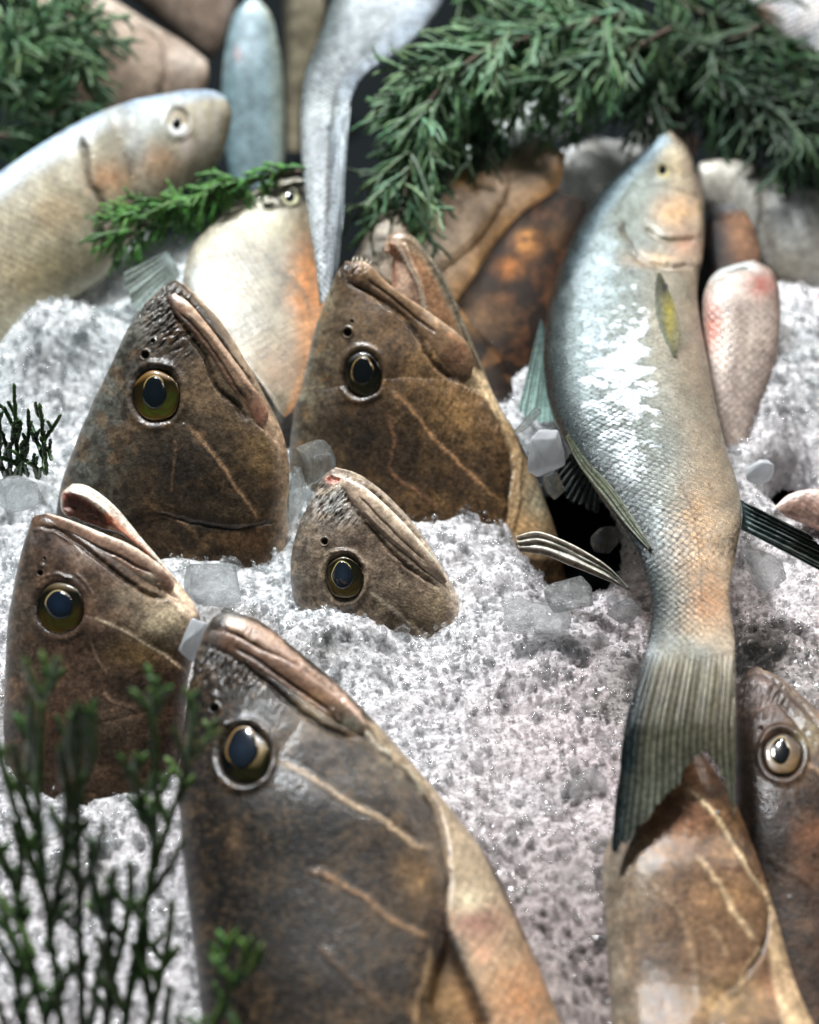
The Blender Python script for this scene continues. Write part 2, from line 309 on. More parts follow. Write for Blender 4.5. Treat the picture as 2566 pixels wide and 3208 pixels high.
    # uv in metres
    G = V.reshape(nt, nn, 3)
    au = np.concatenate([[0], np.cumsum(np.linalg.norm(np.diff(G[:, nf//2], axis=0), axis=1))])
    wref = np.linalg.norm(np.diff(G, axis=1), axis=2); wref = np.concatenate([np.zeros((nt, 1)), np.cumsum(wref, axis=1)], 1)
    rf = np.median(wref, axis=0)*.35+.65*(wref)  # mostly true width, partly constant
    rf = rf-rf[:, nf//2:nf//2+1]
    uv = np.stack([np.repeat(au, nn), rf.ravel()], 1)
    i = np.arange(nt-1)[:, None]*nn; j = np.arange(nn)[None, :]; jn = (j+1) % nn
    Q = np.stack([i+j, i+jn, i+nn+jn, i+nn+j], -1).reshape(-1, 4)
    # end caps as degenerate quads to a centre vertex
    c0 = len(V); c1 = c0+1
    V = np.vstack([V, G[0].mean(0), G[-1].mean(0)]); C = np.vstack([C, C[:nn].mean(0), C[-nn:].mean(0)]); uv = np.vstack([uv, uv[:1], uv[-1:]])
    jj = np.arange(0, nn, 2); j1 = (jj+1) % nn; j2 = (jj+2) % nn
    Q = np.vstack([Q, np.stack([jj, np.full_like(jj, c0), j2, j1], -1), np.stack([(nt-1)*nn+jj, (nt-1)*nn+j1, (nt-1)*nn+j2, np.full_like(jj, c1)], -1)])
    if smask is None: sm = sst(.12, .4, t_all)
    else: sm = .22+.78*np.max([np.exp(-(((p[:, 0]-q_[0])/q_[2])**2+((p[:, 1]-q_[1])/q_[3])**2)**1.5) for q_ in smask], 0)
    C = np.hstack([C, np.concatenate([sm, [0, 0]])[:, None]])
    r = Loft(); r.V = V; r.Q = Q; r.C = np.clip(C, 0, 1); r.uv = uv; r.p = p; r.fr = fr; r.T = T; r.nn = nn; r.nt = nt; r.sgn = sgn
    q = proj(V[:len(p)]); r.sx, r.sy, r.sd = q[0][fr], q[1][fr], q[2][fr]
    return r
def depth_at(r, x, y):
    """depth of the visible face of a loft at source pixels"""
    x = np.atleast_1d(x); y = np.atleast_1d(y); out = []
    for a, b_ in zip(x, y):
        d2 = (r.sx-a)**2+(r.sy-b_)**2; k = np.argpartition(d2, 4)[:4]; out.append(r.sd[k].min())
    return np.array(out)
def put(r, name, mat, parent, split=(), drop=None):
    """link a loft as a part; split = [(part_name, polygon, material)] takes faces of the visible side into parts of their own"""
    Q = r.Q; quad = Q; p = np.vstack([r.p, r.p[:1], r.p[-1:]]); fr = np.concatenate([r.fr, [False, False]])
    ctr = p[quad].mean(axis=1); ff = fr[quad].all(axis=1); left = np.ones(len(Q), bool) if drop is None else ~inside(ctr+np.stack([8*fbm(ctr[:, 0]/9, ctr[:, 1]/60), 26*fbm(ctr[:, 0]/11, ctr[:, 1]*0)], 1), drop); outs = []
    for nm, poly, mt in split:
        msk = inside(ctr, poly) & (ff | (nm == 'tail_fin')) & left; left &= ~msk
        if msk.sum() < 4: continue
        sub = Q[msk]; u, inv = np.unique(sub, return_inverse=True)
        outs.append(mesh_obj(nm, r.V[u], inv.reshape(-1, 4), mt or mat, parent, r.C[u], r.uv[u]))
    sub = Q[left]; u, inv = np.unique(sub, return_inverse=True)
    o = mesh_obj(name, r.V[u], inv.reshape(-1, 4), mat, parent, r.C[u], r.uv[u])
    return o, outs
def surf_loft(body, T, pairs, lift=0., th=.45, smooth=9, **k):
    """a loft whose mid plane follows the visible face of another (lips, folds, fins lying on a body)"""
    P = np.array([list(p)[:4] for p in pairs], float); mid = (P[:, :2]+P[:, 2:4])/2
    sx, sy = S(body.T, *mid.T) if T is None else S(T, *mid.T)
    dd = depth_at(body, sx, sy)-lift
    return loft(T or body.T, [list(p)[:4]+[p[4] if len(p) > 4 else th] for p in pairs], list(dd), **k)
def dome(T, cx, cy, rx, ry, d, h, colf, n=26, m=48, tilt=(0, 0), rot=0., pear=0.):
    """shallow dome facing the camera; colf(r, phi) -> sRGB"""
    V = []; C = []
    unit = d/F/T[2]
    for i in range(n+1):
        r = i/n
        for j in range(m):
            a = 2*math.pi*j/m; ex = math.cos(a)*r; ey = math.sin(a)*r
            jt = 1+.035*math.sin(a*2+cx)+.02*math.sin(a*5+cy); X = jt*ex*rx*(1-pear*max(0, -ey)); Y = jt*ey*ry*(1+pear*.35*max(0, -ey))
            x_, y_ = cx+X*math.cos(rot)-Y*math.sin(rot), cy+X*math.sin(rot)+Y*math.cos(rot)
            zz = h*math.sqrt(max(0, 1-r*r)) - (X*tilt[0]+Y*tilt[1])
            s = S(T, x_, y_); V.append(W(s[0], s[1], d-zz*unit)); C.append(lin(colf(r, a)))
    V = np.array(V); C = np.array(C)
    Q = [[i*m+j, i*m+(j+1) % m, (i+1)*m+(j+1) % m, (i+1)*m+j] for i in range(n) for j in range(m)]
    return V, np.array(Q), C
def add_eye(parent, body, T, cx, cy, rx, ry, px_, py_, prx, pry, gold=(190, 150, 60), dark=(30, 26, 18), pupil=(22, 34, 48), lower=.75, bulge=.2, inset=.0, tilt=(0, 0), pear=.15, cornea=True, goldang=math.pi/2, rim=(165, 140, 85)):
    """iris (> pupil, cornea)"""
    sx, sy = S(T, cx, cy)
    ring = [S(T, cx+rx*1.25*math.cos(a), cy+ry*1.25*math.sin(a)) for a in np.linspace(0, 6.28, 9)[:-1]]
    dr = np.array([depth_at(body, *q)[0] for q in ring]); d = dr.mean()
    if tilt == (0, 0):
        u = d/F/T[2]; tilt = ((dr[0]-dr[4])/(2.5*rx*u), (dr[2]-dr[6])/(2.5*ry*u))
    d = d+inset*rx*d/F/T[2]
    def cf(r, a):
        ang = math.cos(a-goldang); k = min(1, max(0, (ang+.25)*1.7))*lower+(1-lower)*.55  # upper iris darkens: the brow's shadow is painted into its colour
        rr = r+.02*math.sin(a*5)
        q = min(1, max(0, (rr-.5)/.12)); e = min(1, max(0, (1.0-rr)/.2))
        g = np.array(gold)*(1.3+.1*math.sin(a*7+r*16)+.05*math.sin(r*31)); base = np.array(dark)*(1-k)+g*k
        base = base*(.6+.4*e); return np.clip(base, 4, 250)
    V, Q, C = dome(T, cx, cy, rx, ry, d, rx*bulge, cf, tilt=tilt)
    iris = mesh_obj('eye', V, Q, M_IRIS, parent, C)
    # pupil: sits proud of the iris, with a thin bright rim
    kx, ky = (px_-cx), (py_-cy); rr = min(.95, math.hypot(kx/rx, ky/ry)); base_z = rx*bulge*math.sqrt(1-rr*rr)-(kx*tilt[0]+ky*tilt[1])
    dp = d-(base_z-rx*.02)*d/F/T[2]
    V, Q, C = dome(T, px_, py_, prx*1.07, pry*1.07, dp, rx*.07, lambda r, a: rim if r > .5 else pupil, n=10, tilt=tilt, pear=pear)
    mesh_obj('pupil_rim', V-0, Q, M_IRIS, iris, C, origin=np.array(parent['_o']))
    V, Q, C = dome(T, px_, py_, prx, pry, dp-rx*.03*d/F/T[2], rx*.12, lambda r, a: np.array(pupil)*(.34+.34*(1-r)), tilt=tilt, pear=pear)
    mesh_obj('pupil', V, Q, M_PUPIL, iris, C, origin=np.array(parent['_o']))
    if cornea:
        V, Q, C = dome(T, cx, cy, rx*1.04, ry*1.04, d+rx*.05*d/F/T[2], rx*(bulge+.1), lambda r, a: (255, 255, 255), tilt=tilt)
        mesh_obj('cornea', V, Q, M_CORNEA, iris, origin=np.array(parent['_o']))
    return iris
def fin_sheet(name, T, base, tip, d0, d1, parent, mat, c0, c1, rays=14, nu=160, nv=160, jag=.05, amp=3., edge=None, curve=0., split=0.):
    """a fin: rays fan from the base line to the tip line; jagged trailing edge; thin two-sided"""
    Bp = cr(np.asarray(base, float), nu); Tp = cr(np.asarray(tip, float), nu); u = np.linspace(0, 1, nu)
    jg = 1+jag*(fbm(u*rays*1.5, u*0+3)*1.2+.6*vnoise(u*rays*6, u*0+8))
    v = np.linspace(0, 1, nv)
    d0 = np.asarray(d0, float)*np.ones(nu) if np.isscalar(d0) else np.interp(u, np.linspace(0, 1, len(d0)), d0)
    d1 = np.asarray(d1, float)*np.ones(nu) if np.isscalar(d1) else np.interp(u, np.linspace(0, 1, len(d1)), d1)
    P = Bp[None]+(Tp-Bp)[None]*(v[:, None]*jg[None])[..., None]
    dep = d0[None]*(1-v[:, None])+d1[None]*v[:, None]
    ph = u[None]*rays*2*math.pi+.25*np.sin(v[:, None]*5); am = sst(0, .2, v)[:, None]
    wob = amp*np.sin(ph)*am + amp*.5*np.sin(ph*2.7+1)*am*sst(.35, .8, v)[:, None] + curve*np.sin(math.pi*u)[None]*1. + amp*1.2*fbm(P[..., 0]/80, P[..., 1]/80)
    unit = dep/F/T[2]; sx, sy = S(T, P[..., 0], P[..., 1])
    V = W(sx, sy, dep-wob*unit)
    th = 1.6*unit
    V2 = V+FW*th[..., None]
    a = v[:, None]*np.ones(nu)[None]; nz = fbm(P[..., 0]/40, P[..., 1]/40); a = np.clip(a+nz*.3, 0, 1)[..., None]
    C = lin(c0)*(1-a)+lin(c1)*a; rl = (.5+.5*np.sin(ph+1.2))**2*.45*am; C = C*(1-rl[..., None])+lin((210, 205, 190))*rl[..., None]*.32+C*rl[..., None]*.5; dk = (np.exp(-((np.mod(ph/(2*math.pi)+.3, 1)-.5)/.07)**2)*am*.7)[..., None]; C = C*(1-dk)+lin((26, 28, 24))*dk
    if edge: e = np.clip(np.maximum(1-sst(0, .05, u)[None]*np.ones((nv, 1)), sst(.86, 1, v)[:, None]*.8), 0, 1)[..., None]; C = C*(1-e)+lin(edge)*e
    n = nu*nv; i = np.arange(nv-1)[:, None]*nu; j = np.arange(nu-1)[None]
    Q = np.stack([i+j, i+j+1, i+nu+j+1, i+nu+j], -1).reshape(-1, 4); keep = np.ones(len(Q), bool)
    if split:   # slits between rays near the trailing edge
        uc = (u[:-1]+u[1:])/2; vc = (v[:-1]+v[1:])/2
        sl = (np.abs(((uc*rays) % 1)-.5) < .05)[None] & (vc[:, None] > (1-split*(.3+.9*_tab[5, (uc*rays).astype(int) % 256]))[None]); keep = ~sl.ravel()
    Q = Q[keep]; Q = np.vstack([Q, Q[:, ::-1]+n])
    r_ = lambda X: X.reshape(-1, X.shape[-1])
    return mesh_obj(name, np.vstack([r_(V), r_(V2)]), Q, mat, parent, np.vstack([r_(C), r_(C)]))
def base_pt(T, x, y, d): s = S(T, x, y); return W(s[0], s[1], d)
def teeth(parent, T, pts, d, ln, dirs, n=24, name='teeth'):
    P = cr(np.asarray(pts, float), n); V = []; Q = []
    for i, q in enumerate(P):
        a = math.atan2(dirs[1], dirs[0])+random.uniform(-.35, .35); l = ln*random.uniform(.6, 1.15); w = ln*.17
        s = len(V); dx, dy = math.cos(a), math.sin(a)
        dd = d if np.isscalar(d) else np.interp(i/(n-1), np.linspace(0, 1, len(d)), d)
        for k in range(4):
            b_ = k*math.pi/2; xx = q[0]-dy*w*math.cos(b_); yy = q[1]+dx*w*math.cos(b_); ss = S(T, xx, yy); V.append(W(ss[0], ss[1], dd+w*math.sin(b_)*dd/F/T[2]))
        ss = S(T, q[0]+dx*l, q[1]+dy*l); V.append(W(ss[0], ss[1], dd-ln*.2*dd/F/T[2]))
        Q += [[s, s+1, s+4], [s+1, s+2, s+4], [s+2, s+3, s+4], [s+3, s, s+4]]
    return mesh_obj(name, V, Q, M_TOOTH, parent)
GAM = 1.24
# ================================================================== the groupers standing in the ice
GG = 'brown fish heads standing in the ice'
TAN = (165, 122, 86)
# ---- closed mouthed grouper at upper left
d0 = .985
f = thing('grouper', base_pt(C_, 900, 1750, d0), 'brown grouper head with bright yellow eye and closed mouth, upper left of the group', 'fish', GG)
ops = [('dors', .25, 1., (92, 94, 90), .75), ('blob', 850, 330, 120, 150, (120, 112, 110), .7), ('blob', 930, 420, 70, 90, (58, 42, 38), .8),
 ('mottle', 90, (104, 74, 44), .6), ('mottle', 40, (48, 34, 24), .6), ('blob', 1080, 720, 110, 150, (122, 92, 62), .65), ('blob', 1420, 1080, 110, 130, (132, 98, 58), .7), ('blob', 1300, 900, 120, 120, (112, 86, 58), .5),
 ('blob', 950, 1150, 200, 170, (38, 28, 20), .8), ('blob', 1350, 1560, 150, 90, (110, 74, 44), .7), ('blob', 760, 1500, 160, 120, (58, 40, 26), .6), ('blob', 800, 620, 110, 70, (48, 36, 34), .7),
 ('vent', .8, 1, (170, 140, 115), .85), ('poly', [(1440, 830), (1500, 900), (1580, 1110), (1530, 1130), (1470, 1000), (1400, 930)], 14, (176, 140, 112), .8),
 ('plate', [(980, 420), (1080, 500), (1200, 720), (1370, 900), (1500, 1020), (1530, 1300), (1400, 1460), (1200, 1470), (980, 1420), (200, 1500), (200, 900), (600, 700), (980, 620)], 60, 7.0),
 ('plate', [(1000, 910), (1140, 1060), (1270, 1250), (1385, 1440), (1180, 1465), (900, 1400), (100, 1500), (100, 900), (700, 900)], 50, 6.3),
 ('groove', [(820, 1380), (1050, 1445), (1180, 1468), (1290, 1475), (1400, 1455), (1520, 1440)], 9, 9), ('line', [(1050, 1448), (1180, 1470), (1290, 1478), (1400, 1458)], 7, (18, 12, 9), .85),
 ('vein', [(1000, 905), (1070, 970), (1140, 1060), (1210, 1150), (1270, 1250), (1330, 1330), (1370, 1390), (1385, 1440)], 8, TAN, .85),
 ('vein', [(940, 990), (950, 1060), (940, 1180), (920, 1300)], 6, (120, 84, 54), .6), ('vein', [(800, 1370), (880, 1385), (960, 1430), (1040, 1490), (1090, 1560), (1150, 1610)], 10, (142, 102, 66), .75),
 ('vein', [(480, 1050), (510, 1100), (535, 1150)], 8, (110, 92, 76), .4), ('socket', 843, 758, 140, 158, 26, 8.4), ('hole', 785, 538, 22), ('hole', 826, 462, 13),
 ('bump', 850, 600, 100, 30, 12), ('wrinkle', 900, 330, 130, 160, .9, 14, 9), ('wrinkle', 830, 280, 110, 80, .5, 10, 8),
 ('groove', [(905, 225), (960, 350), (1040, 450), (1110, 560), (1180, 720), (1270, 800), (1350, 920)], 14, 20), ('line', [(1010, 410), (1090, 530), (1170, 700), (1260, 800), (1340, 905)], 14, (26, 16, 12), .9),
 ('groove', [(950, 180), (1090, 335), (1210, 490), (1330, 640), (1440, 790)], 8, 12), ('line', [(950, 180), (1090, 335), (1210, 490), (1330, 640), (1440, 790)], 7, (60, 36, 26), .7)]
b1 = loft(C_, [(925, 140, 950, 134, .9), (880, 168, 1000, 162, .8), (805, 245, 1085, 240, .66), (705, 372, 1195, 362, .56), (600, 590, 1330, 572, .5), (505, 800, 1440, 775, .47), (430, 1000, 1532, 975, .45), (352, 1210, 1562, 1150, .44), (315, 1400, 1562, 1370, .43), (290, 1600, 1552, 1560, .42), (290, 1800, 1520, 1780, .42), (300, 2050, 1480, 2050, .42)], d0, nt=400, nf=330, nb=40, ops=ops, col=(72, 55, 38))
put(b1, 'body', M_GROUP, f, [('lower_jaw', [(925, 100), (950, 185), (1090, 335), (1210, 490), (1330, 640), (1448, 800), (1500, 900), (1640, 900), (1640, 80)], M_LIP),
    ('gill_cover', [(1000, 905), (1140, 1040), (1400, 1010), (1500, 1020), (1530, 1300), (1470, 1450), (1385, 1462), (1180, 1470), (900, 1400), (820, 1300), (830, 1050), (900, 960)], M_GSCALE)])
put(surf_loft(b1, C_, [(905, 222, 945, 205), (925, 290, 1015, 250), (985, 365, 1095, 340), (1055, 450, 1195, 470), (1125, 550, 1285, 590), (1195, 690, 1362, 700), (1275, 790, 1430, 790), (1345, 895, 1452, 865), (1400, 938, 1435, 915)], lift=.0002, th=.26, nt=220, nf=90, nb=16, col=(112, 80, 60), warp=3,
    ops=[('vent', -.4, .9, (176, 138, 112), .85), ('dors', .2, 1, (60, 38, 28), .8), ('blob', 1400, 860, 70, 90, (138, 82, 62), .8), ('groove', [(950, 290), (1060, 400), (1180, 560), (1280, 720), (1340, 800)], 8, 9), ('line', [(950, 290), (1060, 400), (1180, 560), (1280, 720), (1340, 800)], 8, (74, 46, 34), .6), ('ridge', [(1000, 300), (1140, 440), (1260, 600), (1380, 760)], 14, 6)]), 'upper_lip', M_LIP, f)
add_eye(f, b1, C_, 843, 758, 122, 138, 834, 742, 66, 82, gold=(250, 190, 66), dark=(190, 136, 52), pupil=(16, 30, 42), lower=.9, goldang=1.15)
# ---- big open mouthed grouper in the middle
d0 = 1.03
f = thing('grouper', base_pt(D_, 600, 1500, d0), 'tallest brown grouper head with gaping mouth and dark eye, in the middle', 'fish', GG)
ops = [('dors', .35, 1., (112, 104, 88), .75), ('mottle', 80, (120, 84, 44), .6), ('mottle', 34, (54, 38, 22), .6), ('blob', 860, 960, 130, 150, (146, 104, 54), .75), ('blob', 720, 700, 90, 90, (150, 110, 66), .5),
 ('blob', 350, 1050, 170, 150, (46, 36, 26), .8), ('blob', 600, 1150, 260, 160, (48, 34, 20), .7), ('blob', 400, 560, 160, 140, (110, 86, 62), .5), ('blob', 560, 560, 90, 90, (120, 84, 52), .5), ('blob', 340, 280, 60, 50, (70, 50, 42), .8),
 ('poly', [(1050, 950), (1110, 1010), (1400, 1640), (1075, 1640), (1100, 1370), (1115, 1180)], 12, (168, 132, 92), .9), ('blob', 1240, 1380, 60, 120, (170, 164, 140), .6), ('blob', 1180, 1480, 100, 60, (214, 158, 96), .6),
 ('poly', [(930, 740), (1010, 780), (1040, 870), (1100, 1000), (1060, 980), (980, 880), (900, 820)], 12, (206, 172, 130), .8),
 ('plate', [(0, 900), (540, 800), (760, 800), (900, 830), (1000, 900), (1060, 990), (1112, 1180), (1100, 1370), (1080, 1540), (0, 1640)], 70, 9.1),
 ('plate', [(550, 840), (700, 1000), (900, 1215), (1010, 1330), (1095, 1385), (1070, 1540), (0, 1640), (0, 900)], 40, 4.2),
 ('groove', [(1055, 965), (1085, 1050), (1118, 1160), (1104, 1360), (1082, 1530)], 10, 12), ('line', [(1062, 975), (1090, 1060), (1122, 1170), (1108, 1360), (1088, 1530)], 8, (60, 38, 20), .8), ('ridge', [(1080, 960), (1150, 1100), (1150, 1360), (1120, 1530)], 12, 6),
 ('vein', [(550, 840), (600, 890), (650, 940), (700, 1000), (760, 1080), (830, 1150), (900, 1220), (950, 1270), (1010, 1330), (1090, 1380)], 8, (168, 118, 74), .85),
 ('vein', [(530, 930), (555, 1000), (572, 1080), (560, 1150), (556, 1225), (590, 1268), (660, 1310), (740, 1370), (800, 1420)], 7, (140, 92, 58), .75),
 ('vein', [(350, 1000), (370, 1060), (350, 1130)], 6, (92, 70, 48), .5), ('socket', 425, 778, 98, 116, 20, 7.8), ('hole', 356, 582, 20), ('hole', 376, 530, 9), ('bump', 560, 470, 60, 60, 8), ('wrinkle', 360, 300, 60, 40, .5, 9, 8),
 ('wrinkle', 860, 960, 170, 170, 0, 9, 2.5),
 ('groove', [(330, 345), (440, 380), (530, 450), (610, 500), (690, 600), (740, 700), (810, 775), (890, 815)], 12, 16), ('line', [(600, 500), (690, 600), (740, 700), (810, 775), (890, 815), (935, 800)], 11, (34, 22, 14), .9)]
b2 = loft(D_, [(318, 285, 350, 252, .9), (285, 350, 445, 262, .8), (240, 460, 575, 375, .66), (205, 560, 700, 462, .58), (175, 680, 815, 545, .53), (150, 790, 925, 640, .5), (128, 900, 985, 760, .48), (110, 1010, 1045, 890, .47), (97, 1150, 1130, 1040, .45), (95, 1280, 1215, 1210, .44), (100, 1420, 1290, 1400, .44), (115, 1560, 1345, 1570, .43), (140, 1800, 1380, 1800, .43)], d0, nt=400, nf=330, nb=40, ops=ops, col=(84, 58, 32))
put(b2, 'body', M_GROUP, f, [('gill_cover', [(550, 835), (760, 830), (960, 870), (1060, 980), (1116, 1170), (1104, 1365), (1084, 1540), (760, 1540), (700, 1400), (560, 1250), (560, 1000)], M_GSCALE),
   ('belly', [(1062, 960), (1120, 990), (1450, 1800), (1086, 1800), (1106, 1365), (1118, 1170)], M_PALE)])
jaw = loft(D_, [(580, 114, 618, 107, .9), (543, 138, 668, 138, .7), (525, 195, 720, 200, .6), (518, 285, 786, 292, .55), (520, 390, 838, 405, .5), (580, 480, 888, 515, .5), (700, 570, 935, 620, .5), (820, 660, 975, 715, .5), (880, 730, 1008, 800, .45), (930, 800, 1038, 890, .4)], 1.03, nt=260, nf=200, nb=30, col=(136, 108, 80), warp=2,
  ops=[('dors', -1.2, 1., (172, 138, 116), .8), ('vent', .5, 1, (120, 112, 96), .8), ('sink', [(545, 165), (600, 178), (640, 250), (680, 320), (705, 400), (725, 490), (840, 660), (700, 700), (400, 600), (400, 200), (538, 200)], 26, 46),
   ('poly', [(560, 165), (600, 175), (640, 250), (680, 320), (705, 390), (730, 490), (800, 640), (500, 640), (480, 330), (530, 200)], 10, (200, 158, 136), .85), ('poly', [(630, 200), (700, 230), (790, 390), (865, 545), (830, 560), (740, 480), (705, 380), (680, 300)], 12, (150, 100, 64), .8),
   ('line', [(690, 180), (770, 310), (850, 470), (910, 620)], 7, (72, 50, 34), .85, 1), ('line', [(650, 140), (740, 240), (820, 400)], 6, (90, 92, 84), .7), ('ridge', [(620, 180), (660, 280), (700, 370), (718, 470)], 9, 8, 1), ('ridge', [(600, 120), (700, 200), (800, 350), (880, 520)], 14, 8), ('blob', 545, 300, 20, 90, (170, 100, 76), .8), ('blob', 620, 120, 40, 22, (96, 70, 56), .8)])
put(jaw, 'lower_jaw', M_MOUTH, f)
put(surf_loft(b2, D_, [(320, 300, 345, 250, .45), (365, 350, 440, 254, .4), (450, 392, 525, 335, .38), (540, 448, 605, 398, .36), (632, 528, 712, 470, .34), (695, 620, 800, 533, .32), (755, 712, 882, 597, .3), (815, 775, 932, 668, .28), (880, 810, 942, 742, .42), (905, 815, 930, 790, .42)], lift=.0012, nt=240, nf=90, nb=16, col=(118, 86, 58), warp=3,
   ops=[('vent', .1, 1, (156, 118, 82), .8), ('dors', .3, 1, (70, 46, 32), .7), ('groove', [(440, 330), (560, 420), (680, 520), (780, 590)], 7, 10), ('line', [(420, 320), (560, 425), (680, 525), (770, 590)], 6, (60, 38, 26), .8), ('blob', 860, 700, 70, 80, (148, 102, 74), .8), ('line', [(800, 580), (870, 620), (910, 690)], 8, (176, 112, 74), .7), ('blob', 350, 275, 40, 30, (54, 40, 36), .8), ('wrinkle', 370, 280, 60, 40, .4, 7, 7)]), 'upper_lip', M_LIP, f)
teeth(f, D_, [(592, 178), (622, 225), (655, 290), (688, 350), (705, 420), (718, 470)], 1.019, 30, (-1, .35), 26)
teeth(f, D_, [(380, 248), (395, 245), (440, 254), (458, 262)], 1.012, 24, (.35, -1), 5)
teeth(f, D_, [(540, 130), (532, 200), (535, 280)], 1.03, 12, (1, .2), 14)
add_eye(f, b2, D_, 427, 775, 84, 100, 424, 762, 50, 62, gold=(104, 92, 40), dark=(26, 22, 14), pupil=(12, 14, 18), lower=.6, rim=(150, 120, 60))
put(loft(F_, [(20, 225, 32, 285, .4), (100, 204, 135, 300, .35), (200, 236, 232, 338, .28), (300, 288, 328, 376, .22), (390, 350, 408, 410, .2), (462, 430, 468, 438, .2)], [.935, .93, .925, .92, .915, .91], nt=200, nf=100, nb=20, col=(178, 168, 158), warp=2, ops=[('rays', 3.2, 7, (104, 94, 88), .6), ('groove', [(60, 240), (180, 270), (330, 330), (440, 410)], 8, 10), ('vent', .5, 1, (110, 96, 88), .6), ('tail', .7, 1, (84, 80, 76), .8)]), 'pectoral_fin', M_LIP, f)
# ---- open mouthed grouper at left
d0 = .86
f = thing('grouper', base_pt(H_, 700, 2250, d0), 'reddish-brown grouper head with open pink mouth, at the left edge', 'fish', GG)
ops = [('dors', .5, 1., (84, 78, 70), .6), ('mottle', 110, (112, 80, 58), .6), ('mottle', 50, (60, 42, 32), .55), ('blob', 1250, 1180, 230, 170, (172, 150, 122), .85), ('blob', 960, 1000, 160, 110, (140, 118, 96), .65), ('blob', 1050, 1440, 200, 110, (132, 98, 52), .75),
 ('blob', 1000, 1680, 260, 130, (46, 30, 22), .85), ('blob', 330, 620, 70, 90, (52, 38, 34), .8), ('blob', 620, 720, 70, 60, (142, 116, 100), .6), ('blob', 900, 2000, 240, 190, (112, 88, 72), .6), ('blob', 430, 2000, 130, 170, (124, 76, 48), .5), ('blob', 600, 1900, 120, 60, (54, 36, 26), .7),
 ('poly', [(1290, 860), (1350, 900), (1520, 1120), (1420, 1180), (1300, 1060), (1250, 1010)], 26, (212, 176, 150), .85), ('blob', 250, 560, 60, 60, (112, 96, 92), .6),
 ('plate', [(700, 1160), (900, 1240), (1130, 1380), (1400, 1570), (1380, 1760), (1100, 1860), (-100, 2000), (-100, 1100)], 60, 6.3), ('plate', [(520, 560), (800, 780), (1100, 990), (1300, 1030), (1480, 1130), (1440, 1500), (1130, 1380), (900, 1240), (700, 1160), (660, 900)], 90, 6.3),
 ('vein', [(685, 1150), (800, 1200), (900, 1240), (1020, 1310), (1130, 1380), (1230, 1440), (1340, 1520), (1410, 1580)], 10, (206, 176, 146), .9), ('vein', [(680, 1290), (700, 1390), (740, 1480), (795, 1570)], 9, (142, 108, 88), .7), ('vein', [(770, 1710), (840, 1790), (930, 1815), (1040, 1845)], 10, (160, 120, 96), .7),
 ('socket', 447, 1090, 195, 205, 26, 8.4), ('ridge', [(560, 820), (640, 900), (700, 1020), (690, 1130)], 14, 7), ('ridge', [(270, 900), (350, 850), (450, 840), (560, 880)], 12, 8), ('hole', 302, 826, 22), ('hole', 335, 716, 12), ('bump', 320, 775, 26, 22, 12),
 ('groove', [(230, 480), (420, 500), (560, 580), (720, 700), (880, 830), (1050, 950), (1180, 1010), (1280, 1015)], 18, 28), ('line', [(500, 560), (640, 660), (800, 780), (900, 860), (1050, 960)], 18, (34, 22, 16), .9), ('ridge', [(230, 500), (340, 490), (450, 530), (560, 620)], 20, 12)]
b3 = loft(H_, [(230, 445, 255, 395, .9), (207, 510, 400, 384, .75), (172, 620, 700, 512, .62), (132, 780, 1010, 645, .54), (97, 960, 1232, 805, .5), (72, 1130, 1440, 1030, .47), (56, 1300, 1508, 1210, .46), (48, 1500, 1450, 1460, .45), (40, 1700, 1400, 1710, .44), (32, 1950, 1380, 1950, .44), (30, 2200, 1350, 2200, .43), (30, 2700, 1260, 2700, .43), (40, 3000, 1200, 3000, .42)], [.872, .872, .872, .871, .87, .869, .867, .865, .862, .86, .86, .86, .86], nt=400, nf=330, nb=40, ops=ops, col=(84, 58, 42))
put(b3, 'body', M_GROUP, f, [('gill_cover', [(700, 1155), (900, 1235), (1130, 1375), (1400, 1570), (1380, 1760), (1100, 1860), (800, 1740), (740, 1500), (690, 1300)], M_GSCALE)])
jaw = loft(H_, [(505, 185, 550, 155, .9), (462, 235, 640, 165, .7), (455, 300, 760, 235, .6), (470, 370, 865, 325, .55), (560, 430, 965, 440, .5), (730, 500, 1065, 565, .5), (890, 570, 1155, 668, .48), (1070, 670, 1240, 768, .45), (1200, 760, 1330, 880, .4), (1300, 880, 1400, 970, .4)], .873, nt=260, nf=200, nb=30, col=(200, 178, 166), warp=2,
  ops=[('sink', [(475, 225), (560, 228), (680, 290), (800, 385), (900, 500), (1090, 650), (1060, 690), (760, 530), (540, 440), (465, 340)], 46, 70), ('poly', [(470, 222), (560, 228), (680, 290), (790, 385), (850, 500), (780, 520), (540, 440), (465, 340)], 14, (128, 74, 66), .95),
   ('poly', [(790, 370), (870, 420), (980, 540), (1130, 680), (1090, 700), (940, 590), (800, 500)], 14, (222, 132, 100), .9), ('blob', 640, 400, 60, 40, (160, 110, 104), .7), ('blob', 490, 250, 26, 26, (196, 110, 90), .7), ('wrinkle', 640, 400, 120, 70, 1.1, 10, 8), ('vent', .75, 1, (222, 198, 184), .8), ('blob', 560, 175, 90, 26, (150, 140, 134), .8),
   ('ridge', [(500, 215), (620, 245), (760, 330), (860, 440)], 14, 10), ('line', [(640, 215), (780, 280), (880, 390), (980, 520)], 8, (150, 124, 112), .6)])
put(jaw, 'lower_jaw', M_MOUTH, f)
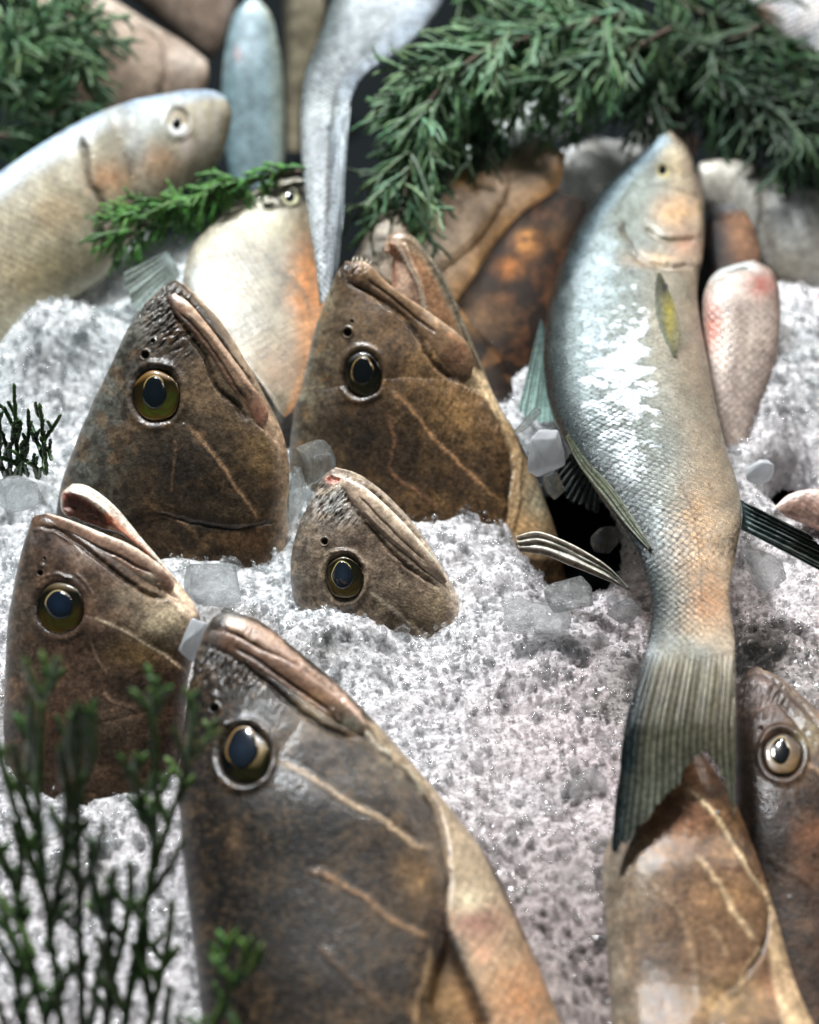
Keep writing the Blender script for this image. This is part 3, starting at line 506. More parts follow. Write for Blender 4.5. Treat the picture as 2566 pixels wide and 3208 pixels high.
put(surf_loft(b3, H_, [(328, 425, 352, 378), (420, 490, 472, 412), (560, 595, 642, 475), (700, 695, 800, 540), (830, 785, 960, 605), (960, 875, 1100, 690), (1080, 955, 1210, 775), (1170, 992, 1285, 845), (1235, 1002, 1312, 920), (1262, 998, 1300, 960)], lift=.0003, th=.27, nt=260, nf=110, nb=16, col=(140, 102, 84), warp=3,
   ops=[('groove', [(440, 500), (600, 572), (750, 645), (900, 705), (1000, 765), (1100, 810), (1170, 850)], 12, 17), ('line', [(440, 500), (600, 572), (750, 645), (900, 705), (1000, 765), (1100, 810)], 12, (84, 56, 44), .8), ('vent', .4, 1, (222, 188, 168), .85), ('dors', 0, 1, (104, 80, 64), .8), ('blob', 1130, 870, 60, 60, (172, 150, 128), .7), ('blob', 1250, 900, 50, 80, (150, 108, 88), .7), ('ridge', [(1190, 900), (1210, 960), (1260, 985)], 10, 6)]), 'upper_lip', M_LIP, f)
add_eye(f, b3, H_, 450, 1092, 178, 188, 446, 1066, 100, 103, gold=(230, 160, 52), dark=(120, 104, 70), pupil=(34, 56, 88), lower=.8, goldang=1.45, pear=.0, rim=(182, 160, 112))
# ---- small half buried grouper
d0 = .90
f = thing('grouper', base_pt(D_, 550, 1950, d0), 'small grey-brown grouper head half buried in crushed ice below the tallest one', 'fish', GG)
ops = [('dors', .5, 1., (104, 98, 94), .6), ('blob', 280, 1380, 120, 100, (156, 150, 150), .8), ('mottle', 60, (152, 128, 106), .6), ('mottle', 26, (84, 66, 54), .6), ('blob', 420, 1560, 60, 70, (84, 62, 52), .8), ('blob', 700, 1900, 120, 100, (122, 98, 74), .7), ('blob', 780, 1850, 60, 80, (150, 128, 100), .6), ('blob', 620, 1560, 60, 60, (128, 96, 84), .6),
 ('vein', [(450, 1790), (540, 1850), (620, 1920), (690, 1980), (745, 2035)], 8, (196, 172, 150), .8), ('vein', [(450, 1480), (530, 1600), (640, 1700), (760, 1790)], 8, (110, 86, 72), .5), ('socket', 340, 1728, 96, 112, 18, 8.4), ('hole', 248, 1556, 16), ('ridge', [(230, 1640), (300, 1600), (380, 1610), (430, 1680)], 10, 7),
 ('groove', [(430, 1290), (530, 1372), (620, 1462), (700, 1550), (760, 1640), (820, 1730)], 7, 12), ('line', [(430, 1290), (530, 1372), (620, 1462), (700, 1550), (760, 1640)], 6, (74, 54, 44), .8), ('groove', [(320, 1310), (420, 1450), (520, 1560), (610, 1650), (720, 1730), (800, 1780)], 10, 14), ('line', [(430, 1460), (520, 1560), (610, 1650), (700, 1720)], 9, (58, 42, 36), .8),
 ('ridge', [(400, 1250), (500, 1330), (600, 1430), (690, 1530)], 9, 7), ('poly', [(248, 1262), (270, 1248), (330, 1262), (310, 1285), (262, 1285)], 8, (176, 112, 100), .9), ('sink', [(250, 1262), (275, 1245), (330, 1262), (310, 1285), (262, 1285)], 10, 14), ('wrinkle', 260, 1370, 120, 90, .6, 9, 7), ('vent', .75, 1, (186, 164, 148), .8)]
b4 = loft(D_, [(252, 1240, 300, 1210, .9), (218, 1290, 395, 1237, .75), (172, 1380, 515, 1318, .62), (125, 1490, 645, 1452, .56), (95, 1610, 752, 1602, .52), (92, 1760, 845, 1760, .5), (130, 1910, 895, 1880, .48), (220, 2060, 900, 2030, .47), (330, 2250, 900, 2200, .46)], [.943]*9, nt=340, nf=300, nb=36, ops=ops, col=(124, 102, 86))
put(b4, 'body', M_GROUP, f, [('lower_jaw', [(330, 1180), (430, 1290), (530, 1372), (620, 1462), (700, 1550), (760, 1640), (850, 1760), (950, 1700), (700, 1250), (420, 1150)], M_LIP)])
put(surf_loft(b4, D_, [(330, 1300, 352, 1262), (372, 1372, 428, 1298), (445, 1462, 528, 1380), (535, 1552, 618, 1470), (622, 1622, 700, 1562), (715, 1702, 770, 1648), (800, 1762, 822, 1740)], lift=.0008, nt=200, nf=80, nb=14, col=(172, 144, 124), warp=2, ops=[('groove', [(400, 1340), (500, 1440), (600, 1540), (720, 1650)], 6, 8), ('line', [(400, 1340), (500, 1440), (600, 1540), (720, 1650)], 6, (104, 78, 66), .7), ('ridge', [(420, 1400), (520, 1500), (620, 1590), (740, 1700)], 8, 5), ('vent', .4, 1, (212, 190, 172), .8), ('dors', .3, 1, (120, 88, 76), .7)]), 'upper_lip', M_LIP, f)
add_eye(f, b4, D_, 340, 1725, 84, 98, 332, 1714, 50, 60, gold=(168, 140, 66), dark=(120, 104, 62), pupil=(66, 84, 112), lower=.5, rim=(190, 176, 110))
# ---- large near grouper
f = thing('grouper', base_pt(E_, 900, 1950, .77), 'largest and nearest brown grouper head, at the bottom with peach belly', 'fish', GG)
ops = [('dors', .55, 1., (42, 42, 46), .7), ('mottle', 110, (96, 70, 42), .55), ('mottle', 44, (44, 32, 22), .6), ('blob', 1060, 800, 150, 90, (124, 110, 92), .7), ('mottle', 60, (34, 24, 16), .6), ('blob', 740, 560, 180, 90, (124, 100, 72), .7), ('blob', 640, 1100, 300, 130, (28, 22, 15), .85), ('blob', 400, 1500, 260, 320, (26, 22, 18), .7), ('blob', 260, 290, 90, 80, (98, 92, 94), .8), ('blob', 420, 540, 100, 70, (34, 28, 26), .8),
 ('blob', 1150, 1300, 110, 160, (132, 94, 52), .7), ('blob', 980, 1500, 170, 110, (84, 62, 40), .6), ('blob', 1330, 1850, 130, 150, (140, 102, 58), .9), ('blob', 350, 1150, 40, 90, (104, 76, 52), .5), ('mottle', 20, (110, 80, 50), .3),
 ('poly', [(930, 580), (980, 600), (1310, 960), (1420, 1100), (1990, 2300), (1500, 2300), (1480, 1940), (1340, 1600), (1296, 1480), (1300, 1300), (1275, 1130), (1230, 960), (1100, 790), (990, 690)], 14, (164, 138, 112), .92), ('blob', 1440, 1490, 130, 80, (140, 84, 72), .85), ('blob', 1400, 1400, 70, 60, (206, 190, 158), .5), ('blob', 1620, 1850, 200, 260, (176, 116, 70), .85), ('blob', 1450, 1620, 60, 60, (190, 130, 100), .6),
 ('plate', [(510, 775), (700, 560), (870, 680), (1010, 730), (1130, 830), (1190, 920), (1255, 1020), (1278, 1150), (1297, 1300), (1290, 1450), (1250, 1600), (1205, 1720), (1130, 2100), (-200, 2400), (-200, 700)], 90, 5),
 ('plate', [(510, 775), (680, 840), (880, 970), (1060, 1080), (1265, 1165), (1297, 1300), (1290, 1450), (1250, 1600), (1130, 2100), (-200, 2400), (-200, 800)], 90, 5),
 ('sink', [(1292, 1470), (1345, 1600), (1405, 1740), (1500, 2000), (1250, 2000), (1190, 1860), (1222, 1700), (1262, 1600)], 60, 46), ('line', [(1285, 1470), (1330, 1600), (1390, 1740), (1470, 1930)], 26, (20, 12, 8), .9, 1), ('line', [(1275, 1480), (1240, 1620), (1205, 1700)], 16, (24, 15, 9), .8),
 ('groove', [(1050, 720), (1160, 830), (1235, 930), (1282, 1050), (1304, 1200), (1308, 1330), (1300, 1460)], 9, 12), ('line', [(1160, 835), (1240, 935), (1286, 1060), (1306, 1200), (1310, 1330), (1298, 1460)], 7, (92, 60, 38), .85),
 ('vein', [(510, 775), (580, 790), (680, 840), (780, 910), (880, 970), (980, 1020), (1060, 1080), (1150, 1150), (1265, 1165)], 9, (180, 146, 112), .9), ('vein', [(655, 1255), (760, 1285), (850, 1340), (930, 1390), (1010, 1460), (1090, 1510), (1200, 1560), (1245, 1575)], 10, (164, 118, 78), .8),
 ('vein', [(560, 950), (580, 1080), (572, 1160)], 7, (104, 78, 54), .5), ('vein', [(720, 1600), (850, 1740), (980, 1840), (1050, 1930)], 12, (124, 88, 58), .6), ('vein', [(1225, 1600), (1205, 1720), (1165, 1850), (1150, 2000)], 8, (172, 128, 84), .7),
 ('vein', [(900, 610), (940, 650), (1010, 720), (1060, 730)], 8, (200, 184, 164), .7), ('vein', [(1100, 780), (1160, 860), (1180, 930)], 8, (180, 170, 152), .6),
 ('socket', 380, 742, 122, 142, 26, 9.0), ('hole', 247, 530, 20), ('bump', 245, 474, 20, 20, 12), ('bump', 300, 596, 18, 14, 12), ('wrinkle', 260, 330, 150, 90, .4, 12, 10), ('ridge', [(290, 320), (370, 320), (430, 370)], 14, 9),
 ('groove', [(195, 240), (300, 280), (400, 350), (500, 430), (600, 510), (720, 600), (820, 650), (915, 668)], 13, 18), ('line', [(440, 380), (540, 470), (640, 540), (740, 610), (860, 662)], 12, (26, 18, 15), .9),
 ('groove', [(270, 165), (400, 230), (520, 290), (640, 345), (760, 430), (860, 530), (930, 600)], 14, 20), ('line', [(280, 168), (400, 228), (520, 288), (640, 340)], 14, (84, 46, 38), .85, 1), ('poly', [(300, 110), (420, 140), (540, 210), (640, 310), (800, 430), (900, 540), (930, 600), (820, 490), (640, 340), (480, 260), (300, 160)], 12, (186, 146, 126), .75), ('blob', 320, 120, 60, 22, (150, 148, 150), .7)]
b5 = loft(E_, [(240, 120, 300, 92, .9), (205, 180, 425, 122, .72), (167, 290, 592, 245, .6), (132, 440, 798, 418, .54), (108, 620, 980, 600, .5), (97, 800, 1140, 780, .48), (100, 1000, 1318, 990, .46), (120, 1250, 1502, 1240, .44), (150, 1500, 1620, 1490, .43), (180, 1750, 1730, 1750, .43), (205, 2000, 1825, 2000, .42), (220, 2300, 1900, 2300, .42)], [.83, .828, .825, .82, .812, .804, .794, .783, .77, .757, .745, .73], nt=460, nf=380, nb=40, ops=ops, col=(46, 32, 20))
put(b5, 'body', M_GROUP, f, [('lower_jaw', [(250, 60), (268, 160), (400, 228), (520, 288), (640, 342), (760, 430), (880, 540), (945, 610), (1010, 600), (700, 250), (450, 80)], M_LIP),
   ('gill_cover', [(510, 775), (680, 840), (880, 970), (1060, 800), (1170, 850), (1245, 960), (1288, 1080), (1306, 1200), (1306, 1330), (1290, 1460), (1250, 1600), (1205, 1720), (1150, 1952), (900, 2050), (640, 1700), (600, 1250)], M_GSCALE),
   ('belly', [(980, 640), (1000, 560), (1300, 900), (2100, 2400), (1560, 2400), (1480, 1940), (1340, 1600), (1300, 1470), (1308, 1330), (1306, 1180), (1288, 1060), (1245, 940), (1160, 830)], M_PALE)])
put(surf_loft(b5, E_, [(195, 232, 232, 178), (285, 275, 332, 200), (385, 345, 455, 265), (485, 420, 582, 318), (595, 505, 695, 395), (705, 582, 795, 478), (805, 640, 878, 550), (868, 666, 922, 600), (905, 668, 930, 632)], lift=.0003, th=.27, nt=260, nf=110, nb=16, col=(112, 78, 60), warp=3,
   ops=[('dors', .2, 1, (66, 46, 38), .8), ('vent', .3, 1, (160, 120, 98), .7), ('groove', [(330, 250), (460, 330), (600, 430), (700, 500), (780, 560)], 9, 12), ('line', [(330, 250), (460, 330), (600, 430), (700, 500), (780, 560)], 9, (70, 46, 38), .7), ('blob', 860, 600, 70, 60, (128, 120, 106), .85), ('blob', 700, 480, 70, 40, (176, 128, 88), .5), ('blob', 240, 200, 50, 40, (88, 84, 84), .8), ('ridge', [(780, 530), (790, 560), (810, 600)], 8, 6)]), 'upper_lip', M_LIP, f)
add_eye(f, b5, E_, 384, 745, 108, 126, 374, 710, 70, 88, gold=(150, 122, 62), dark=(40, 32, 20), pupil=(44, 60, 82), lower=.85, goldang=.95, rim=(150, 112, 54))
# ---- lower right brown fish under the tail, face hidden
f = thing('grouper', base_pt(F_, 700, 2100, .80), 'tan-brown fish with veined gill cover, its nose hidden under the silver tail fin', 'fish', GG)
ops = [('mottle', 120, (150, 106, 66), .55), ('mottle', 46, (116, 80, 54), .5), ('dors', .3, 1., (122, 110, 98), .75), ('blob', 620, 1320, 160, 90, (150, 92, 62), .8), ('blob', 760, 1180, 80, 70, (160, 104, 62), .8), ('blob', 620, 1890, 80, 110, (88, 66, 48), .7), ('blob', 520, 1600, 80, 140, (118, 102, 86), .6), ('blob', 1090, 1990, 60, 60, (140, 60, 52), .85), ('blob', 840, 2080, 140, 90, (166, 128, 76), .6), ('blob', 860, 1650, 100, 70, (160, 112, 66), .6),
 ('poly', [(1000, 1600), (1060, 1700), (1130, 1900), (1260, 2300), (1100, 2300), (1020, 1900), (1022, 1760)], 12, (204, 166, 126), .8),
 ('plate', [(560, 1260), (760, 1130), (870, 1400), (960, 1560), (1018, 1660), (1022, 1760), (992, 1845), (905, 1990), (820, 2040), (700, 2300), (500, 2300), (480, 1500)], 60, 7.7), ('groove', [(940, 1510), (1012, 1640), (1026, 1750), (1000, 1850), (915, 1990)], 9, 12), ('line', [(1015, 1655), (1028, 1755), (1002, 1855), (920, 1990)], 7, (84, 50, 30), .8),
 ('vein', [(680, 1215), (760, 1280), (820, 1350), (870, 1430), (930, 1530), (1005, 1655)], 8, (214, 182, 142), .9), ('vein', [(720, 1480), (790, 1560), (830, 1620), (870, 1700), (920, 1770), (990, 1840)], 9, (204, 168, 128), .85), ('vein', [(990, 1840), (940, 1930), (890, 2020), (850, 2050)], 8, (200, 162, 120), .8), ('vein', [(780, 1760), (835, 1840), (850, 1910)], 9, (188, 148, 108), .6), ('vein', [(560, 1600), (640, 1680), (700, 1800), (740, 1980), (740, 2150)], 10, (178, 140, 104), .5), ('line', [(760, 1510), (840, 1545), (950, 1560)], 6, (90, 46, 34), .7), ('vein', [(690, 1290), (700, 1370), (690, 1440)], 7, (172, 120, 90), .5)]
b6 = loft(F_, [(650, 1080, 740, 1060, .7), (560, 1180, 815, 1170, .6), (470, 1300, 893, 1290, .54), (392, 1420, 942, 1410, .5), (362, 1530, 985, 1520, .47), (368, 1680, 1035, 1670, .45), (380, 1850, 1082, 1840, .44), (390, 2000, 1128, 2000, .43), (400, 2200, 1215, 2200, .43), (410, 2450, 1300, 2450, .42)], [.815, .81, .805, .80, .79, .78, .77, .76, .745, .73], nt=380, nf=330, nb=36, ops=ops, col=(122, 86, 58))
put(b6, 'body', M_GROUP, f, [('gill_cover', [(740, 1100), (830, 1220), (893, 1330), (960, 1530), (1018, 1650), (1026, 1760), (996, 1850), (905, 1990), (820, 2040), (700, 2300), (560, 2300), (480, 1500), (560, 1280)], M_GSCALE)])
# ---- right edge dark grouper
f = thing('grouper', base_pt(F_, 1150, 2100, .82), 'dark brown grouper head with mouth shut, cut by the right edge', 'fish', GG)
ops = [('dors', .4, 1., (46, 38, 34), .8), ('mottle', 90, (92, 64, 44), .55), ('mottle', 36, (46, 30, 22), .6), ('blob', 980, 850, 90, 90, (118, 100, 98), .8), ('blob', 1190, 1010, 90, 80, (136, 116, 84), .7), ('blob', 1050, 960, 60, 50, (74, 50, 42), .7), ('blob', 1190, 1400, 60, 60, (150, 88, 52), .6), ('blob', 1170, 1560, 60, 60, (130, 78, 48), .5), ('blob', 960, 1500, 120, 300, (32, 22, 17), .8),
 ('socket', 1076, 1092, 84, 96, 18, 7.2), ('ridge', [(985, 1080), (1010, 1000), (1080, 985), (1150, 1030)], 12, 7), ('hole', 990, 985, 9), ('bump', 993, 935, 20, 20, 10), ('vein', [(1165, 1120), (1220, 1160), (1300, 1230)], 8, (170, 132, 100), .7), ('vein', [(1110, 1200), (1130, 1300), (1180, 1380)], 8, (110, 78, 56), .5), ('vein', [(1010, 1480), (1080, 1540), (1180, 1600)], 8, (110, 80, 56), .4),
 ('groove', [(950, 775), (1000, 765), (1075, 820), (1160, 895), (1230, 985), (1330, 1100)], 9, 13), ('line', [(1000, 765), (1075, 820), (1160, 895), (1230, 985), (1330, 1100)], 8, (38, 26, 20), .85), ('ridge', [(960, 800), (1040, 830), (1130, 910), (1220, 1010)], 14, 8), ('groove', [(1040, 860), (1120, 950), (1210, 1060), (1300, 1150)], 10, 10), ('wrinkle', 980, 860, 90, 60, .5, 9, 6), ('vent', .6, 1, (126, 98, 78), .7)]
b7 = loft(F_, [(935, 760, 975, 742, .9), (905, 800, 1060, 782, .72), (888, 890, 1185, 890, .6), (885, 1010, 1300, 1010, .54), (886, 1200, 1400, 1200, .5), (900, 1400, 1460, 1400, .47), (955, 1620, 1510, 1600, .46), (1000, 1850, 1550, 1850, .45), (1050, 2100, 1590, 2100, .45), (1100, 2450, 1640, 2400, .44)], [.862, .858, .85, .838, .822, .808, .795, .78, .765, .745], nt=340, nf=300, nb=36, ops=ops, col=(74, 48, 31))
put(b7, 'body', M_GROUP, f, [('lower_jaw', [(940, 700), (955, 772), (1000, 765), (1075, 820), (1160, 895), (1230, 985), (1330, 1100), (1420, 1100), (1300, 800), (1050, 690)], M_LIP)])
add_eye(f, b7, F_, 1076, 1090, 72, 84, 1066, 1076, 40, 50, gold=(90, 68, 36), dark=(70, 52, 32), pupil=(38, 38, 42), lower=.6, rim=(190, 160, 100), cornea=False)
GAM = 1.0
# ================================================================== long silver fish lying over the pile
f = thing('silver_fish', base_pt(I_, 650, 1500, .95), 'long silver fish arched across the pile, tail fin resting on the tan-brown fish', 'fish')
ops = [('dors', .15, .6, (150, 164, 166), .6), ('vent', .1, .9, (150, 132, 108), .8), ('patch', 540, 1230, 150, 330, (232, 240, 246), .85, 45, .45), ('patch', 420, 820, 90, 330, (206, 220, 228), .6, 50, .5), ('patch', 560, 1560, 60, 200, (220, 230, 232), .8, 30, .5), ('patch', 680, 1830, 30, 160, (200, 214, 214), .7, 20, .5), ('blob', 420, 820, 100, 300, (164, 178, 178), .6),  # 'patch' entries paint glare and silvery scales into the flank colour
 ('poly', [(215, 950), (300, 1250), (460, 1500), (620, 1650), (720, 1900), (740, 2150), (600, 2150), (400, 1700), (200, 1300)], 70, (22, 34, 30), .9), ('blob', 860, 1850, 110, 260, (178, 140, 98), .8), ('blob', 900, 2150, 90, 120, (184, 130, 84), .7), ('blob', 860, 2250, 110, 50, (184, 158, 126), .7), ('blob', 700, 2280, 80, 160, (84, 80, 60), .8),
 ('blob', 750, 505, 90, 75, (206, 160, 112), .8), ('blob', 800, 640, 70, 60, (176, 130, 104), .7), ('blob', 620, 690, 80, 30, (206, 150, 100), .4), ('blob', 540, 520, 100, 120, (128, 134, 124), .8), ('blob', 760, 300, 60, 80, (196, 176, 140), .8), ('blob', 690, 700, 60, 20, (232, 184, 130), .7), ('blob', 600, 400, 60, 80, (150, 160, 152), .6), ('line', [(800, 240), (850, 380), (860, 470)], 16, (130, 110, 96), .7),
 ('plate', [(620, 400), (700, 380), (850, 450), (872, 560), (850, 610), (770, 612), (700, 600), (640, 555), (610, 480)], 24, 8.4), ('plate', [(600, 330), (860, 330), (878, 720), (700, 725), (610, 690), (540, 620), (520, 480)], 30, 9.8), ('groove', [(630, 560), (700, 608), (780, 620), (850, 612)], 12, 14), ('line', [(620, 545), (700, 604), (780, 618)], 14, (96, 84, 54), .9), ('line', [(520, 500), (560, 620), (620, 690), (720, 722)], 14, (92, 82, 62), .75), ('groove', [(520, 500), (560, 620), (620, 690), (720, 725), (850, 725)], 12, 12),
 ('line', [(690, 1490), (770, 1620), (830, 1750), (862, 1900), (874, 2080), (880, 2250)], 5, (90, 74, 56), .7), ('line', [(470, 540), (480, 700), (520, 900)], 14, (170, 190, 196), .5), ('blob', 700, 950, 60, 300, (178, 170, 150), .6), ('poly', [(640, 170), (700, 150), (740, 190), (560, 360), (430, 560), (330, 760), (270, 760), (380, 500)], 26, (130, 160, 180), .5), ('socket', 712, 318, 32, 36, 8, 3.0), ('ytone', 2290, 2420, (92, 84, 62), .92), ('ytone', 2500, 3000, (80, 86, 74), .7), ('fan', 17, 5, 2330, 2480), ('dors', .5, .9, (16, 32, 34), .95), ('dors', .84, .97, (8, 16, 18), .9)]
sp = [(690, 172, 745, 150, .8), (620, 238, 812, 222, .62), (515, 325, 850, 322, .52), (405, 455, 873, 440, .5), (328, 590, 876, 580, .5), (268, 735, 865, 720, .52), (230, 865, 856, 850, .55), (212, 1000, 872, 980, .56), (208, 1160, 900, 1130, .56), (240, 1340, 933, 1310, .56), (325, 1510, 975, 1480, .55), (435, 1680, 1026, 1640, .54), (545, 1840, 1042, 1785, .46), (618, 1970, 1014, 1960, .4), (655, 2090, 992, 2080, .32), (664, 2180, 996, 2180, .24), (650, 2290, 1012, 2290, .14), (601, 2450, 1013, 2440, .07), (558, 2642, 1013, 2642, .04), (526, 2845, 1014, 2845, .03), (500, 3037, 1015, 3037, .03), (498, 3219, 1017, 3219, .03)]
dep8 = [1.20, 1.195, 1.18, 1.16, 1.135, 1.11, 1.085, 1.06, 1.03, .995, .96, .93, .90, .88, .858, .842, .826, .81, .797, .789, .781, .773]
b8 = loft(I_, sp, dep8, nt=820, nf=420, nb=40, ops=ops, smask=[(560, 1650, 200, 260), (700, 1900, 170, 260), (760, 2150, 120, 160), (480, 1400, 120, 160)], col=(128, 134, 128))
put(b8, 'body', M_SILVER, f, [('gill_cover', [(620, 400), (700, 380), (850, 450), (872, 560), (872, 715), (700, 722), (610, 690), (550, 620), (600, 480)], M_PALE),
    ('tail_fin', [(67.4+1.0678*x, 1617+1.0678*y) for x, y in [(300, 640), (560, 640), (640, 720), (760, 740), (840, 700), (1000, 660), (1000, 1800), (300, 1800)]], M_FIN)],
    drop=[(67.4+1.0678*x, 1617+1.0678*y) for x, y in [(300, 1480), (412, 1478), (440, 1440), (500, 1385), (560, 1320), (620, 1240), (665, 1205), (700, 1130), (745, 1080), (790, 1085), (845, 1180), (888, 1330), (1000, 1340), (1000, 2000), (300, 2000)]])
add_eye(f, b8, I_, 712, 318, 34, 38, 708, 312, 19, 22, gold=(150, 140, 104), dark=(120, 112, 84), pupil=(26, 30, 30), lower=.6, cornea=False)
put(surf_loft(b8, I_, [(300, 1440, 312, 1425, .6), (352, 1555, 384, 1530, .6), (455, 1690, 500, 1655, .6), (560, 1820, 592, 1792, .6), (655, 1918, 662, 1905, .6)], lift=.002, nt=160, nf=40, nb=10, col=(84, 88, 66), warp=2, ops=[('rays', 3, 3, (30, 36, 30), .5)]), 'dorsal_fin', M_FIN, f)
fin_sheet('anal_fin', I_, [(1038, 1705), (1046, 1760), (1040, 1830)], [(1330, 1850), (1420, 1970), (1400, 2020)], .915, .90, f, M_FIN, (92, 116, 116), (96, 98, 90), rays=6, amp=7, jag=.05, edge=(40, 44, 40))
put(surf_loft(b8, I_, [(684, 750, 700, 742, .3), (678, 830, 742, 830, .22), (684, 920, 770, 920, .18), (708, 1010, 782, 1000, .16), (757, 1100, 770, 1095, .2)], lift=.002, nt=120, nf=60, nb=10, col=(120, 116, 92), warp=2, ops=[('blob', 735, 920, 26, 110, (160, 146, 58), .9), ('dors', .1, 1, (96, 110, 104), .8), ('rays', 7, 2, (110, 104, 70), .4), ('blob', 715, 800, 40, 50, (34, 34, 30), .95)]), 'pectoral_fin', M_FIN, f)
fin_sheet('pelvic_fin', I_, [(330, 1500), (390, 1580), (440, 1660)], [(232, 1600), (300, 1690), (440, 1760)], .985, .985, f, M_FIN, (44, 60, 60), (30, 44, 46), rays=9, amp=6, jag=.12)
# ================================================================== fish of the blurred back rows
def bfin(f, T, base, tip, d0, d1, c0=(170, 160, 146), c1=(150, 150, 146), name='pectoral_fin', rays=7):
    return fin_sheet(name, T, base, tip, d0, d1, f, M_FIN, c0, c1, rays=rays, amp=6, jag=.04, nu=70, nv=60)
def bfish(label, T, pairs, d, col, ops, name='fish', mat=M_PALE, nt=170, nf=110, cat='fish', group='fish laid out in the back rows', **k):
    P = np.array([p[:4] for p in pairs], float); c = P[len(P)//2]; dd = d if np.isscalar(d) else d[len(d)//2]
    f = thing(name, base_pt(T, (c[0]+c[2])/2, (c[1]+c[3])/2, dd), label, cat, group)
    r = loft(T, pairs, d, nt=nt, nf=nf, nb=20, ops=ops, col=col, **k); put(r, 'body', mat, f)
    return f, r
f, r = bfish('big silver fish with round white-ringed eye, its head pointing right at upper left', A_, [(962, 432, 974, 455, .8), (900, 394, 948, 590, .6), (800, 388, 905, 695, .5), (680, 408, 765, 790, .45), (545, 430, 640, 910, .42), (400, 480, 540, 1050, .4), (250, 560, 440, 1170, .38), (90, 660, 250, 1300, .36), (-80, 780, 120, 1450, .36), (-260, 900, -20, 1600, .36)], [1.22, 1.22, 1.21, 1.2, 1.19, 1.17, 1.16, 1.14, 1.12, 1.1], (150, 142, 120),
  [('dors', .55, 1, (160, 182, 204), .85), ('mottle', 120, (172, 168, 150), .5), ('blob', 655, 680, 90, 70, (206, 160, 122), .7), ('blob', 560, 620, 60, 90, (176, 182, 180), .7), ('blob', 620, 520, 110, 70, (196, 206, 208), .6), ('blob', 460, 750, 90, 70, (176, 130, 92), .85), ('blob', 440, 590, 50, 60, (110, 108, 88), .7), ('blob', 425, 970, 34, 60, (14, 12, 12), .95), ('blob', 240, 900, 110, 80, (190, 162, 122), .5), ('blob', 150, 1150, 200, 120, (168, 150, 112), .6),
   ('line', [(340, 570), (360, 680), (380, 780), (430, 860), (460, 980)], 16, (74, 64, 48), .85, 1), ('line', [(470, 480), (500, 600), (540, 700), (570, 800)], 14, (110, 98, 78), .7), ('plate', [(470, 460), (500, 600), (545, 700), (580, 820), (900, 900), (1050, 400), (700, 380)], 30, 10), ('line', [(830, 440), (850, 560), (840, 680)], 14, (150, 144, 142), .7), ('line', [(905, 430), (900, 560), (880, 660)], 12, (160, 160, 160), .6), ('groove', [(340, 570), (360, 680), (380, 780), (430, 860), (460, 980)], 16, 16), ('blob', 780, 600, 30, 80, (226, 206, 200), .6), ('socket', 748, 520, 52, 62, 8, 5)], nt=260, nf=200)
add_eye(f, r, A_, 748, 520, 46, 58, 745, 518, 20, 24, gold=(226, 224, 212), dark=(150, 136, 110), pupil=(18, 20, 20), lower=.9, cornea=False, rim=(190, 180, 160))
f, r = bfish('cream fish with orange belly patch lying behind the hanging grey tail', A_, [(1250, 745, 1400, 790, .6), (1110, 785, 1425, 950, .45), (930, 900, 1410, 1120, .4), (800, 1060, 1395, 1290, .38), (780, 1240, 1360, 1440, .36), (930, 1430, 1300, 1600, .36), (1080, 1590, 1240, 1720, .36), (1170, 1730, 1200, 1760, .5)], [1.14, 1.14, 1.13, 1.11, 1.09, 1.07, 1.05, 1.04], (144, 137, 118),
  [('dors', .4, 1, (164, 158, 138), .7), ('mottle', 80, (120, 114, 100), .6), ('blob', 1130, 930, 120, 70, (168, 160, 116), .5), ('vent', .5, .9, (214, 146, 86), .8), ('blob', 1290, 1200, 70, 200, (220, 140, 74), .7), ('blob', 1060, 1130, 100, 60, (140, 136, 126), .6), ('blob', 860, 1170, 50, 50, (180, 200, 214), .6), ('line', [(760, 1180), (900, 1080), (1100, 1110), (1270, 1230), (1330, 1400)], 16, (112, 104, 90), .7), ('blob', 1180, 1560, 150, 140, (140, 116, 92), .85), ('blob', 1000, 1330, 110, 70, (150, 146, 134), .6), ('socket', 1224, 818, 42, 46, 8, 5)], nt=240, nf=180)
fin_sheet('pectoral_fin', A_, [(700, 1060), (740, 1110), (760, 1160)], [(520, 1150), (560, 1290), (620, 1340)], 1.10, 1.06, f, M_FIN, (120, 136, 134), (150, 168, 164), rays=8, amp=6, jag=.03)
add_eye(f, r, A_, 1224, 820, 40, 44, 1220, 828, 20, 22, gold=(210, 206, 160), dark=(120, 112, 80), pupil=(30, 52, 62), lower=.9, cornea=False)
bfish('beige-grey fish body at top left behind the big silver fish', A_, [(872, 255, 880, 330, .6), (790, 190, 840, 430, .5), (640, 100, 700, 480, .45), (500, 10, 520, 540, .42), (350, -70, 300, 580, .4), (180, -150, 120, 600, .4)], [1.36, 1.36, 1.35, 1.34, 1.33, 1.32], (170, 150, 132), [('dors', .5, 1, (206, 192, 176), .7), ('mottle', 90, (150, 130, 112), .6), ('blob', 400, 350, 50, 90, (110, 84, 64), .6), ('line', [(640, 150), (700, 300), (720, 420)], 16, (190, 166, 150), .6), ('blob', 780, 260, 90, 60, (190, 180, 170), .5), ('plate', [(560, 100), (660, 160), (690, 300), (640, 460), (500, 520), (300, 500), (300, 60)], 40, 14), ('line', [(560, 100), (665, 165), (695, 300), (645, 460)], 12, (100, 80, 64), .8), ('line', [(790, 330), (700, 300), (740, 380)], 8, (110, 90, 76), .6)])
